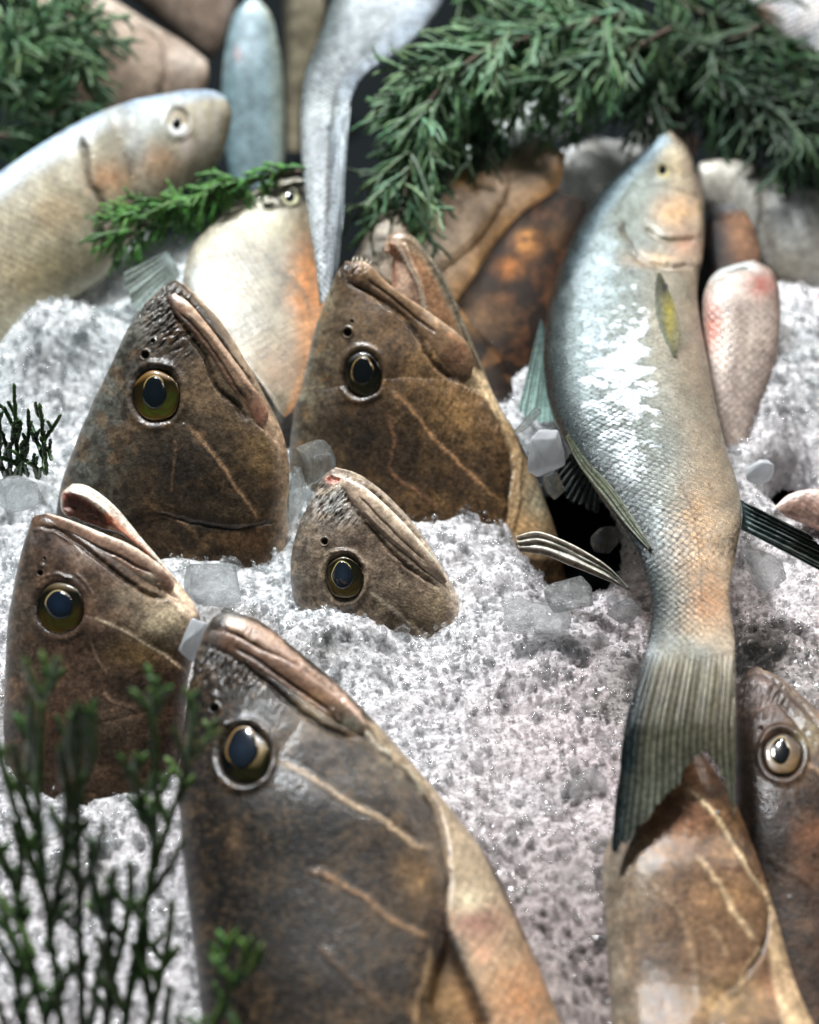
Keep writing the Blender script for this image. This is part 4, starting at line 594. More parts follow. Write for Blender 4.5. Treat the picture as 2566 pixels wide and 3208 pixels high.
bfish('brown fish cut by the top edge, above the beige-grey one', A_, [(890, 250, 905, 240, .6), (800, 190, 950, 170, .5), (680, 100, 985, 60, .45), (560, 0, 1000, -60, .42), (450, -120, 1000, -220, .4)], 1.46, (156, 136, 120), [('mottle', 80, (126, 106, 90), .6), ('dors', .6, 1, (90, 66, 50), .7), ('vent', .5, 1, (196, 184, 176), .6)])
bfish('narrow blue-silver fish standing upright behind the big silver head', A_, [(1035, 0, 1090, -4, .6), (985, 60, 1140, 60, .5), (950, 200, 1180, 220, .45), (935, 350, 1195, 360, .42), (935, 500, 1200, 490, .4), (950, 640, 1200, 620, .4), (980, 800, 1190, 780, .4)], 1.33, (140, 162, 168), [('dors', .4, 1, (92, 122, 128), .7), ('vent', .3, 1, (172, 176, 150), .6), ('blob', 1050, 180, 60, 120, (196, 214, 222), .8), ('blob', 1000, 225, 16, 30, (230, 190, 190), .7), ('line', [(1050, 250), (1060, 450), (1050, 650)], 12, (110, 128, 130), .6)])
f, r = bfish('grey silver fish hanging down with its folded tail behind the tallest head', A_, [(1440, -260, 1960, -150, .5), (1395, 0, 1830, 70, .48), (1330, 190, 1690, 215, .45), (1287, 300, 1530, 325, .4), (1266, 430, 1478, 420, .3), (1264, 560, 1464, 560, .2), (1276, 740, 1452, 740, .2), (1300, 920, 1446, 930, .18), (1328, 1110, 1418, 1090, .18), (1348, 1290, 1392, 1240, .18)], [1.3, 1.26, 1.22, 1.19, 1.165, 1.145, 1.12, 1.1, 1.075, 1.06], (150, 156, 158), [('vent', .1, .8, (150, 164, 178), .8), ('dors', .4, 1, (120, 128, 126), .7), ('mottle', 50, (110, 118, 122), .55), ('blob', 1380, 520, 50, 120, (110, 122, 128), .6), ('blob', 1390, 450, 90, 60, (170, 176, 172), .5), ('dors', .5, .95, (70, 80, 80), .7), ('line', [(1600, 150), (1440, 330), (1400, 560), (1390, 900), (1372, 1200)], 10, (66, 76, 82), .8, 1), ('line', [(1470, 380), (1462, 560), (1448, 800)], 8, (230, 238, 242), .8), ('groove', [(1440, 330), (1400, 560), (1390, 900), (1372, 1200)], 14, 10)], mat=M_SILVER, nt=240, nf=160)
fin_sheet('tail_fin', A_, [(1440, 500), (1462, 480), (1476, 440)], [(1386, 1215), (1400, 1240), (1428, 1120)], 1.125, 1.035, f, M_FIN, (190, 200, 204), (40, 54, 66), rays=3, amp=8, jag=.02, edge=(30, 40, 46), curve=26)
bfish('orange-tan fish lying diagonally under the evergreen, right of the hanging tail', B_, [(540, 570, 660, 650, .5), (400, 620, 628, 790, .45), (240, 700, 510, 910, .42), (70, 810, 340, 1090, .4), (-90, 900, 280, 1200, .4), (-230, 1100, 160, 1360, .4)], [1.23, 1.22, 1.2, 1.18, 1.16, 1.14], (190, 160, 128), [('vent', .1, .9, (226, 172, 114), .85), ('dors', .3, 1, (158, 150, 136), .75), ('blob', 60, 1050, 190, 150, (140, 130, 112), .8), ('plate', [(300, 600), (420, 760), (330, 960), (200, 1100), (-200, 1300), (-200, 700)], 40, 16), ('line', [(300, 610), (410, 760), (335, 950), (230, 1060)], 14, (110, 76, 46), .8), ('blob', 500, 700, 50, 40, (120, 90, 60), .5), ('blob', 240, 770, 60, 40, (222, 160, 60), .7), ('mottle', 90, (150, 124, 96), .4)])
bfish('small white fish belly showing through the evergreen tips', B_, [(150, 700, 220, 760, .5), (280, 560, 420, 650, .5), (400, 470, 600, 600, .5), (560, 390, 740, 540, .5), (690, 400, 780, 470, .5)], 1.27, (226, 232, 228), [('mottle', 40, (150, 172, 160), .7), ('dors', .5, 1, (130, 150, 140), .6)], mat=M_SILVER)
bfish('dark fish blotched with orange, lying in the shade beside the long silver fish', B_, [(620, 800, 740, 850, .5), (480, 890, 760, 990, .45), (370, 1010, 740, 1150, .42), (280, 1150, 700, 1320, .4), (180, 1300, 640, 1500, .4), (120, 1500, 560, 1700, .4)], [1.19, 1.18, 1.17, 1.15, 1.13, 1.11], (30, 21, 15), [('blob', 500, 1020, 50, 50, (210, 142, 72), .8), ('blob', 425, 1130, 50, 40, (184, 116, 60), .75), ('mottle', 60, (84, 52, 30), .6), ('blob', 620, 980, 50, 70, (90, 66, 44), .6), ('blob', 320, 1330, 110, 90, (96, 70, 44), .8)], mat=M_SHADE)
bfish('pale grey fish with open red mouth, behind the head of the long silver fish', B_, [(1045, 402, 1082, 396, .6), (985, 500, 1100, 500, .5), (880, 585, 1040, 640, .45), (770, 575, 960, 730, .42), (650, 620, 880, 810, .4), (560, 760, 790, 920, .4)], [1.3, 1.3, 1.29, 1.28, 1.27, 1.26], (206, 204, 198), [('blob', 1060, 430, 40, 50, (222, 182, 130), .8), ('blob', 1095, 490, 30, 30, (190, 70, 44), .9), ('mottle', 90, (180, 176, 170), .5), ('dors', .6, 1, (220, 226, 232), .6)])
f, r = bfish('pinkish fish snout poking out just right of the pale grey fish', B_, [(1040, 480, 1060, 545, .6), (1120, 500, 1110, 590, .5), (1200, 560, 1180, 640, .5), (1225, 590, 1200, 660, .5)], 1.27, (206, 170, 160), [('blob', 1090, 495, 50, 26, (176, 60, 40), .95), ('blob', 1200, 590, 30, 30, (226, 196, 184), .7)])
bfish('broad grey-beige fish at the right edge below the evergreen', B_, [(1215, 700, 1245, 860, .5), (1300, 685, 1350, 930, .45), (1450, 700, 1500, 1150, .42), (1600, 740, 1600, 1230, .4), (1820, 780, 1790, 1300, .4)], 1.24, (176, 170, 158), [('mottle', 100, (206, 204, 198), .6), ('blob', 1600, 900, 120, 130, (206, 206, 202), .7), ('blob', 1380, 760, 80, 60, (196, 190, 176), .6), ('plate', [(1420, 640), (1480, 800), (1460, 1000), (1360, 1100), (1100, 1000), (1100, 640)], 40, 14), ('line', [(1430, 690), (1480, 820), (1460, 990)], 12, (110, 98, 84), .7), ('blob', 1560, 1150, 110, 90, (196, 182, 160), .7), ('line', [(1480, 800), (1500, 950), (1560, 1100)], 20, (136, 124, 108), .6)])
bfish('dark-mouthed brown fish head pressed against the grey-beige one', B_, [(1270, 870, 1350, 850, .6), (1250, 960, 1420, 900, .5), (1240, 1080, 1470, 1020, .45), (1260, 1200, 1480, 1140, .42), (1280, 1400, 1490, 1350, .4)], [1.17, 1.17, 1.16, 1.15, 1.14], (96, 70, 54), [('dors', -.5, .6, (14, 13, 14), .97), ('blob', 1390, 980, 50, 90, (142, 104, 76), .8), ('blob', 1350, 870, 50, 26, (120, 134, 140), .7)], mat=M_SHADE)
bfish('round-nosed pale fish with red mouth lining, right of the long silver fish', B_, [(1385, 1108, 1455, 1094, .8), (1290, 1145, 1532, 1145, .6), (1238, 1240, 1562, 1270, .5), (1236, 1400, 1560, 1400, .46), (1240, 1550, 1535, 1560, .44), (1255, 1720, 1470, 1720, .42), (1290, 1900, 1420, 1900, .42)], [1.1, 1.1, 1.09, 1.08, 1.07, 1.06, 1.05], (176, 158, 146), [('blob', 1490, 1205, 55, 50, (160, 58, 36), .95), ('blob', 1280, 1370, 34, 100, (186, 96, 66), .85), ('line', [(1250, 1200), (1330, 1130), (1420, 1115), (1500, 1150)], 18, (190, 206, 206), .8), ('groove', [(1280, 1180), (1350, 1140), (1440, 1130)], 8, 10), ('line', [(1340, 1300), (1330, 1450), (1310, 1600)], 12, (214, 196, 176), .7), ('line', [(1440, 1300), (1430, 1500), (1400, 1650)], 12, (206, 190, 176), .6), ('line', [(1390, 1250), (1385, 1450)], 16, (134, 112, 98), .6), ('vent', .6, 1, (120, 92, 80), .5)], nt=200, nf=150)
bfish('white and orange fish at the top right corner above the evergreen', B_, [(1380, -80, 1400, 0, .5), (1520, -110, 1500, 90, .45), (1680, -90, 1600, 220, .42), (1850, 0, 1720, 330, .4)], 1.42, (232, 228, 226), [('dors', .9, 1, (230, 160, 90), .6), ('blob', 1480, 50, 50, 60, (214, 138, 70), .8), ('mottle', 60, (200, 210, 222), .5), ('vent', .5, 1, (224, 190, 160), .7)], mat=M_SILVER)
bfish('pinkish fish back breaking through the ice at the right edge, past the anal fin', F_, [(1045, 110, 1085, 150, .6), (1100, 62, 1160, 180, .5), (1190, 40, 1260, 220, .45), (1320, 50, 1380, 260, .42)], .985, (196, 158, 140), [('dors', .2, 1, (224, 208, 200), .7), ('mottle', 40, (150, 110, 94), .5)])
bfish('grey-blue fish in the gap at the top, left of the evergreen', A_, [(1180, -120, 1330, -130, .5), (1190, 60, 1370, 40, .45), (1200, 220, 1330, 230, .42), (1200, 420, 1270, 430, .4), (1205, 640, 1265, 640, .4)], 1.44, (130, 122, 100), [('mottle', 60, (90, 80, 64), .6), ('dors', .2, 1, (40, 40, 36), .8)])
t = fin_sheet('tail_fin', I_, [(195, 940), (215, 1000), (218, 1080)], [(95, 1330), (170, 1370), (250, 1380)], 1.09, 1.02, None, M_FIN, (96, 124, 122), (150, 180, 172), rays=7, amp=8, jag=.03)
tag(t, 'pale green translucent tail fin fanned out left of the long silver fish', 'fish tail')
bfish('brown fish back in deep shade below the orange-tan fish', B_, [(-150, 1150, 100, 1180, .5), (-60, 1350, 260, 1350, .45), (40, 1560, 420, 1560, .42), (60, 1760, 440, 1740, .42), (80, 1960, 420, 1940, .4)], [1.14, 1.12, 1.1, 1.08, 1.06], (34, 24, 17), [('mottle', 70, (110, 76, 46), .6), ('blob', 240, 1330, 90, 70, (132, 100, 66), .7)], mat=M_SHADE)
# ================================================================== evergreen sprigs
def twig_tubes(paths, ring=1.1, sides=6, scale=True):
    """paths: list of (pts Nx3, r0, r1). returns V, Q, C"""
    V = []; Q = []; C = []; base = 0
    for pts, r0, r1 in paths:
        pts = np.asarray(pts, float); seg = np.linalg.norm(np.diff(pts, axis=0), axis=1); Ls = np.concatenate([[0], np.cumsum(seg)])
        if Ls[-1] < 1e-5: continue
        rm = (r0+r1)/2; n = max(4, min(90, int(Ls[-1]/(rm*ring)))); n += n % 2
        u = np.linspace(0, Ls[-1], n+1); P = np.stack([np.interp(u, Ls, pts[:, k]) for k in range(3)], 1)
        T = np.gradient(P, axis=0); T /= np.linalg.norm(T, axis=1, keepdims=True)+1e-12
        ref = np.array([.31, .77, .55]); A = np.cross(T, ref); A /= np.linalg.norm(A, axis=1, keepdims=True)+1e-12; B = np.cross(T, A)
        rr = r0+(r1-r0)*u/Ls[-1]
        if scale: rr = rr*np.where(np.arange(n+1) % 2 == 0, 1.1, .87)
        rr[-1] *= .25
        ph = (np.arange(n+1)//2 % 2)*math.pi/sides
        an = np.arange(sides)[None]*2*math.pi/sides+ph[:, None]
        rad = rr[:, None]*(1+(.25*np.cos(an*3) if scale else 0))
        G = P[:, None]+rad[..., None]*(np.cos(an)[..., None]*A[:, None]+np.sin(an)[..., None]*B[:, None])
        V.append(G.reshape(-1, 3)); sh = random.uniform(.5, 1.5)*np.array([random.uniform(.85, 1.35), 1, random.uniform(.7, 1.1)]); cc = np.ones(((n+1)*sides, 3))*sh; C.append(cc*np.repeat(.85+.35*u/Ls[-1], sides)[:, None])
        i = np.arange(n)[:, None]*sides; j = np.arange(sides)[None]; jn = (j+1) % sides
        Q.append((np.stack([i+j, i+jn, i+sides+jn, i+sides+j], -1).reshape(-1, 4))+base); base += (n+1)*sides
    return np.vstack(V), np.vstack(Q), np.vstack(C)
def rot_in(d, ax, a): return np.array(Matrix.Rotation(a, 3, Vector(ax)) @ Vector(d))
def grow(p, d, ln, r, depth, out, stems, plane, n_br=5, ang=.6, bend=.12, droop=0., taper=.75, shrink=.5):
    """flat spray branching typical of juniper"""
    pts = [p]; q = np.array(p, float); dd = np.array(d, float); k = 6
    for i in range(k):
        dd = dd+RNG.normal(0, bend, 3)*.5+np.array([0, 0, -droop]); dd /= np.linalg.norm(dd); q = q+dd*ln/k; pts.append(q.copy())
    (stems if depth >= 2 else out).append((pts, r, r*taper))
    if depth == 0: return
    for i in range(n_br):
        u = .12+.83*(i+random.random()*.6)/n_br; m = min(k-1, int(u*k)); fr = u*k-m
        s = np.array(pts[m])*(1-fr)+np.array(pts[m+1])*fr; sd = 1 if i % 2 else -1
        ax = np.array(plane)+RNG.normal(0, .25, 3); ax /= np.linalg.norm(ax)
        nd = rot_in(dd, ax, sd*random.uniform(ang*.5, ang*1.))
        grow(s, nd, ln*shrink*random.uniform(.7, 1.2)*(1.15-u*.5), r*.8, depth-1, out, stems, plane, max(2, int(n_br*.8)), ang, bend, droop, taper, shrink)
def sprig(label, stems_, twigs, mat=M_LEAF, origin=None, group='evergreen sprigs decorating the ice', sides=6, tint=(1, 1, 1)):
    o = np.array(origin if origin is not None else (stems_ or twigs)[0][0][0], float)
    f = thing('juniper_sprig', o, label, 'evergreen sprig', group)
    if stems_:
        V, Q, C = twig_tubes(stems_, ring=2.5, sides=sides, scale=False); mesh_obj('stem', V, Q, M_BARK, f, C)
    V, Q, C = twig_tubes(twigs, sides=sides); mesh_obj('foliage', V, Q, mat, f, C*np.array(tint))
    return f
def PXL(T, pts, d):
    dd = np.linspace(d[0], d[1], len(pts)) if not np.isscalar(d) else np.full(len(pts), d)
    return [base_pt(T, x, y, e) for (x, y), e in zip(pts, dd)]
VD = -FW  # towards the camera
# --- small crisp sprig at the left edge
tw = []
def T_(T, pts, d, r0, r1=None):
    P = np.array(PXL(T, pts, d)); n = 14; u = np.linspace(0, len(P)-1, n); Q = np.stack([np.interp(u, range(len(P)), P[:, k]) for k in range(3)], 1)
    Q = Q+RNG.normal(0, .0002, Q.shape); return (Q, r0, r1 or r0*.8)
r = .00125; dd = (.925, .905)
for pts in [[(100, 1190), (95, 1080), (85, 950), (80, 830), (72, 690)], [(85, 950), (50, 880), (0, 800)], [(90, 1010), (110, 930), (60, 820), (40, 790)], [(110, 1180), (140, 1050), (160, 950), (152, 830)], [(160, 950), (190, 1000), (225, 1060), (240, 1160)], [(160, 900), (200, 1000), (215, 1050)],
            [(250, 1180), (245, 1080), (230, 960), (215, 800)], [(235, 1000), (280, 940), (330, 860)], [(240, 1030), (265, 1060), (280, 1110)], [(230, 900), (200, 840), (195, 825)], [(60, 1190), (40, 1060), (10, 960), (-40, 880)], [(40, 1090), (70, 1000), (75, 900)], [(150, 1190), (90, 1130), (20, 1100), (-40, 1080)], [(200, 1200), (180, 1130), (120, 1100), (60, 1050)], [(70, 1200), (0, 1150), (-60, 1130)], [(130, 1100), (150, 1020), (120, 960)], [(20, 1190), (-10, 1050), (-50, 960)],
            [(30, 1200), (60, 1120), (130, 1090), (150, 1040)], [(210, 1200), (190, 1140), (150, 1120)], [(0, 1010), (-5, 900), (0, 850)], [(110, 1190), (120, 1120), (115, 1040), (130, 1000)]]:
    tw.append(T_(C_, pts, dd, r, r*.75))
    for q in range(2):
        a = random.randint(0, len(pts)-2); x, y = pts[a]; L0 = random.uniform(30, 70); an = random.uniform(-2.2, -.9); tw.append(T_(C_, [(x, y), (x+L0*math.cos(an), y+L0*math.sin(an))], dd, r*.8, r*.6))
sprig('small dark crisp sprig standing in the ice at the left edge beside the closed-mouthed grouper', [], tw, origin=base_pt(C_, 120, 1200, .925), tint=(.5, .62, .6))
# --- foreground juniper, out of focus, bottom left
def fore(label, lines, d, extra, r=.0018, tint=(1, 1, 1)):
    tw = []; st = []
    for pts in lines:
        tw.append(T_(G_, pts, d, r, r*.8))
        for q in range(extra+3 if len(pts) > 3 else 1):
            a = random.randint(0, max(0, len(pts)-3)); f_ = random.random(); x = pts[a][0]*(1-f_)+pts[a+1][0]*f_; y = pts[a][1]*(1-f_)+pts[a+1][1]*f_; L0 = random.uniform(90, 230); sd = random.choice([-1, 1]); an = -1.57+sd*random.uniform(.25, .75)
            x1, y1 = x+L0*math.cos(an), y+L0*math.sin(an); e = (d if np.isscalar(d) else d[0])+random.uniform(-.02, .025)
            tw.append(T_(G_, [(x, y), ((x+x1)/2+random.uniform(-8, 8), (y+y1)/2), (x1, y1)], e, r*.85, r*.75))
            if random.random() < .6: x2, y2 = x+.5*(x1-x), y+.5*(y1-y); tw.append(T_(G_, [(x2, y2), (x2-sd*L0*.28, y2-L0*.4)], e, r*.75, r*.65))
    return sprig(label, st, tw, origin=base_pt(G_, lines[0][0][0], lines[0][0][1], d if np.isscalar(d) else d[0]), tint=tint, group='blurred juniper in the foreground')
fore('blurred foreground sprig with tall forked tips in front of the open pink mouth fish', [[(330, 2400), (300, 2000), (230, 1500), (200, 1000), (205, 650), (215, 490)], [(215, 490), (160, 380), (120, 270)], [(215, 490), (270, 370), (300, 262)], [(200, 900), (165, 700), (150, 460)], [(140, 860), (160, 620), (150, 470)], [(230, 1500), (110, 1150), (20, 850), (-20, 700)], [(260, 1700), (330, 1300), (350, 1000), (300, 700)], [(210, 1200), (130, 1000), (60, 700)]], (.70, .665), 3)
fore('blurred foreground sprig with a thick dark clump left of the largest grouper', [[(430, 2400), (420, 1900), (400, 1400), (395, 900), (392, 500)], [(400, 1000), (470, 800), (480, 520)], [(400, 1100), (330, 900), (320, 720)], [(410, 1500), (500, 1300), (540, 1100)], [(400, 800), (440, 650), (430, 520)], [(400, 900), (350, 700), (380, 560)], [(400, 760), (410, 600), (395, 500)]], (.70, .66), 4, tint=(.75, .8, .75))
fore('blurred foreground sprig with crossing forked tips against the near grouper', [[(600, 2400), (700, 1800), (790, 1350), (805, 900), (785, 560), (670, 420)], [(790, 540), (775, 430)], [(800, 560), (840, 450), (880, 420)], [(795, 1200), (740, 1050), (690, 900), (600, 760)], [(690, 900), (705, 760)], [(800, 1350), (880, 1100), (965, 850), (890, 620)], [(975, 800), (1010, 500)], [(975, 800), (1060, 700), (1135, 640)], [(760, 1500), (880, 1350), (950, 1200)], [(640, 2100), (560, 1900), (500, 1700)]], (.70, .675), 1)
fore('blurred foreground sprig of light green tips at the foot of the largest grouper', [[(980, 2500), (1080, 2200), (1200, 1950), (1120, 1850), (1075, 1790)], [(1200, 1950), (1255, 1870), (1285, 1775)], [(1210, 1950), (1290, 1880), (1365, 1790)], [(1150, 2060), (1190, 2100), (1260, 2300)], [(1000, 2400), (950, 2200), (900, 2100)]], (.675, .665), 1, tint=(1.15, 1.2, 1))
fore('blurred foreground sprig sweeping in from the lower left corner', [[(300, 2500), (200, 2000), (60, 1700), (-60, 1560)], [(200, 2000), (130, 1750), (90, 1500), (30, 1330), (-30, 1180)], [(-40, 1450), (100, 1640), (190, 1830)], [(160, 2400), (120, 2100), (60, 1850), (-30, 1700)], [(20, 2500), (30, 2200), (-20, 2000)], [(90, 1560), (110, 1300), (60, 1100)]], (.69, .68), 2)
fore('blurred foreground sprig of crowded upright stems between the two forked ones', [[(520, 2500), (560, 2000), (560, 1600), (590, 1350)], [(560, 2000), (640, 1700), (680, 1500), (660, 1300)], [(560, 1700), (490, 1500), (460, 1250)], [(700, 2500), (780, 2100), (860, 1800), (890, 1500)], [(780, 2100), (740, 1850), (760, 1600)], [(380, 2500), (480, 2100), (520, 1800)], [(860, 2500), (840, 2200), (880, 1950)]], (.71, .69), 3, tint=(.8, .85, .8))
# --- feathery evergreen behind
def bough(label, T, path, d, r=.0015, nb=26, ln=.035, mat=M_LEAFB, droop=.09, depth=1, seed=1, tint=(1, 1, 1), ang=.8, stemr=.0022, group='evergreen branches laid among the back rows', spread=1.):
    P = np.array(PXL(T, path, d)); n = 40; u = np.linspace(0, len(P)-1, n); Q = np.stack([np.interp(u, range(len(P)), P[:, k]) for k in range(3)], 1)
    out = []; st = [(Q, stemr, stemr*.5)]
    for i in range(nb):
        k = int(random.uniform(.0, .98)*(n-1)); s = Q[k]; t = Q[min(k+1, n-1)]-Q[max(k-1, 0)]; t /= np.linalg.norm(t); sd = random.choice([-1, 1])
        ax = VD+RNG.normal(0, .45, 3); ax /= np.linalg.norm(ax); dr = rot_in(t, ax, sd*random.uniform(.3, 1.2)*spread)
        grow(s+VD*random.uniform(-.012, .012), dr, ln*random.uniform(.6, 1.25), r, depth, out, out, ax, 7, ang, .2, droop, .8, .5)
    return sprig(label, st, out, mat, origin=Q[0], group=group, tint=tint, sides=5)
bough('bright green sprig laid across the cream fish under the big silver head', A_, [(1290, 720), (1050, 760), (850, 840), (660, 890), (520, 930)], (1.13, 1.12), nb=55, ln=.02, mat=M_LEAFC, r=.0012)
bough('bright green sprig tips hanging beside the gill of the big silver fish', A_, [(1000, 760), (800, 850), (620, 940), (520, 1010)], (1.125, 1.115), nb=36, ln=.024, mat=M_LEAFC, r=.0012, tint=(.8, .85, .8))
bough('evergreen branch along the top edge, nearest the hanging grey tail', B_, [(560, 120), (380, 230), (200, 330), (60, 480), (0, 700)], (1.2, 1.13), nb=46, ln=.045, seed=2)
bough('evergreen branch curving down its left side to a drooping tip', B_, [(420, 150), (250, 260), (100, 400), (20, 600), (-20, 830)], (1.17, 1.12), nb=43, ln=.04)
bough('evergreen branch with a bare brown stem crossing the top centre', B_, [(900, 60), (700, 110), (520, 150), (350, 250), (180, 380)], (1.22, 1.18), nb=49, ln=.05, stemr=.003)
bough('evergreen branch spreading above the white belly fish', B_, [(1100, 120), (900, 230), (760, 300), (600, 340), (480, 380)], (1.22, 1.19), nb=49, ln=.042)
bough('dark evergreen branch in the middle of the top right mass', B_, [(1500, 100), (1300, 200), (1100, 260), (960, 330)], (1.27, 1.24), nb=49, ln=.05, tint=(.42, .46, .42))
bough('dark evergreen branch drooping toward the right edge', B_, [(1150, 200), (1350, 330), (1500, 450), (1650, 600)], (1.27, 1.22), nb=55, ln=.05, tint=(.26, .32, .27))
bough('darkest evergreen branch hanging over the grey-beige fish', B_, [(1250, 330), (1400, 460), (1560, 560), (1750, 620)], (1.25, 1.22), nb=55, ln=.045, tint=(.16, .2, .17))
bough('evergreen branch at the top edge beside the white and orange fish', B_, [(1000, -60), (1200, 40), (1360, 120), (1560, 260), (1720, 330)], (1.33, 1.27), nb=49, ln=.05, tint=(.45, .5, .42))
bough('evergreen branch filling the top edge centre', B_, [(150, -60), (400, 0), (650, 10), (900, -20)], (1.27, 1.25), nb=49, ln=.05)
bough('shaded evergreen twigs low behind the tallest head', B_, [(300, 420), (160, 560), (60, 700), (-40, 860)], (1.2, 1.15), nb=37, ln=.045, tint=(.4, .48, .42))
bough('evergreen branch at the top left corner over the beige-grey fish', A_, [(-60, 60), (100, 130), (220, 200), (360, 190)], (1.28, 1.25), nb=37, ln=.045)
bough('evergreen branch with long curved leaves at the left edge', A_, [(-80, 420), (40, 320), (130, 260), (200, 160)], (1.27, 1.24), nb=37, ln=.04, tint=(1.05, 1.05, .95))
bough('darker evergreen branch low on the left, touching the silver fish back', A_, [(-60, 560), (60, 580), (170, 520), (300, 420)], (1.26, 1.24), nb=37, ln=.04, tint=(.6, .7, .55))
bough('evergreen branch hiding the very top left corner', A_, [(-100, -60), (60, 0), (200, 40), (280, 20)], (1.34, 1.3), nb=37, ln=.045)
# ================================================================== crushed ice
MOUNDS = []  # world x, y, radius x, radius y, height
def mound(T, x, y, rpx, h, asp=1.):
    sx, sy = S(T, x, y); w = bed_xy(sx, sy); d = bed_depth(sy); rr = rpx/T[2]*d/F; MOUNDS.append((w[0], w[1], rr, rr*asp*(1.6 if h < 0 else 1), h))
mound(D_, 300, 2000, 200, .012); mound(D_, 1050, 1750, 200, .008); mound(D_, 900, 1620, 120, .008)
mound(C_, 1000, 1800, 260, .012); mound(C_, 150, 1300, 200, .02); mound(A_, 300, 1500, 260, .03); mound(C_, 300, 650, 300, .02); mound(C_, 1250, 400, 200, .02)
mound(I_, 1150, 1250, 200, .02); mound(I_, 1280, 1050, 200, .02); mound(F_, 250, 700, 300, .008); mound(I_, 150, 1500, 90, .012)
DIPS = []
mound(I_, 340, 1710, 190, -.09, 1.2); mound(I_, 1290, 1590, 120, -.07, .8); mound(I_, 940, 900, 90, -.06, 1.5); mound(I_, 100, 700, 160, -.07, 1.2); mound(E_, 1500, 1950, 260, -.008); mound(F_, 330, 1900, 120, -.01, 2.); mound(B_, 150, 500, 200, -.08, 1.2); mound(B_, 700, 1050, 150, -.08, 1.2); mound(A_, 1260, 80, 110, -.08); mound(A_, 930, 260, 70, -.07); mound(B_, 1250, 1000, 90, -.07, 1.4); mound(B_, 1300, 520, 300, -.08); mound(B_, 500, 200, 300, -.08); mound(A_, 100, 300, 260, -.08)
mound(C_, 1550, 900, 60, -.05); mound(F_, 800, 2050, 260, -.03, 1.5); mound(F_, 1200, 1700, 300, -.03, 1.5); mound(F_, 960, 1000, 110, -.03, 2.)
def back_mask(x, y):
    sx, sy, _ = proj(np.stack([x, y, np.zeros_like(x)], -1)); sy = sy+60*fbm(x*12, y*12)
    return sst(-930, -780, -sy)*(1-sst(-760, -600, -sx)*sst(640, 760, sy))
def bed_h(x, y):
    h = .006*fbm(x*18, y*18, 4)+.004*fbm(x*60+5, y*60, 4)
    for mx, my, rx, ry, hh in MOUNDS: h = h+hh*np.exp(-(((x-mx)/rx)**2+((y-my)/ry)**2))
    return h-.075*back_mask(x, y)
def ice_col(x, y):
    """cold white at far left, faintly pink-brown toward the lower right from soaked-in juices and painted-in warm light"""
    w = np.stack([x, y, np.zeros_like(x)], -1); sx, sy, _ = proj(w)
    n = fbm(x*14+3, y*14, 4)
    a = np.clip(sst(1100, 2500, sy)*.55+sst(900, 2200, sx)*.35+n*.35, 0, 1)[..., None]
    c = lin((226, 232, 234))*(1-a)+lin((218, 200, 200))*a  # pink end mixes fish juices with warm light painted into the tint
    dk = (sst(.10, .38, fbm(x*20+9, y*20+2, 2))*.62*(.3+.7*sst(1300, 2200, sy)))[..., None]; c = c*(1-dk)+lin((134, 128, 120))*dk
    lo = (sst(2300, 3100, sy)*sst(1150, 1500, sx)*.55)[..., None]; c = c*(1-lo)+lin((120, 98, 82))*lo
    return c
def facets(x, y, cell, seed):
    """height of randomly tilted chips: every point takes the plane of its nearest seed"""
    g = np.random.default_rng(seed); A = g.random((5, 512, 512)); X = x/cell; Y = y/cell; xi = np.floor(X).astype(int); yi = np.floor(Y).astype(int)
    best = np.full(x.shape, 9.); h = np.zeros(x.shape)
    for i in (-1, 0, 1):
        for j in (-1, 0, 1):
            a = (xi+i) & 511; b = (yi+j) & 511; dx = X-(xi+i+A[0][a, b]); dy = Y-(yi+j+A[1][a, b]); d = dx*dx+dy*dy
            v = (A[2][a, b]-.5)*1.1+dx*(A[3][a, b]-.5)*1.6+dy*(A[4][a, b]-.5)*1.6-.55*d; m = d < best; best = np.where(m, d, best); h = np.where(m, v, h)
    return h*cell
nx, ny = 820, 1180
gx, gy = np.meshgrid(np.linspace(-.5, .5, nx), np.linspace(-.46, .8, ny))
wx = gx+.003*fbm(gx*120, gy*120, 3); wy = gy+.003*fbm(gx*120+40, gy*120+7, 3)
melt = sst(-.1, .3, fbm(gx*16+2, gy*16+8, 3))
h = bed_h(gx, gy)+(facets(wx, wy, .013, 11)*.22+facets(wx, wy, .006, 12)*.42+facets(wx+.002*fbm(gx*400, gy*400, 2), wy, .0028, 13)*.35)*(.6-.35*melt)
V = np.stack([gx, gy, h], -1).reshape(-1, 3); i = np.arange(ny-1)[:, None]*nx; j = np.arange(nx-1)[None]
Q = np.stack([i+j, i+j+1, i+nx+j+1, i+nx+j], -1).reshape(-1, 4); hole = (h < -.028).ravel()
Q = Q[~hole[Q].all(axis=1)]
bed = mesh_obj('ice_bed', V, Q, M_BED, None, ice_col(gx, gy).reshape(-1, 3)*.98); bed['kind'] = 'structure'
tr = mesh_obj('hollow_shade_sheet', [(-3, -2, -.075), (3, -2, -.075), (3, 6, -.075), (-3, 6, -.075)], [(0, 1, 2, 3)], M_HOLLOW); tr['kind'] = 'structure'  # unseen black sheet added so gaps in the ice read as deep shade
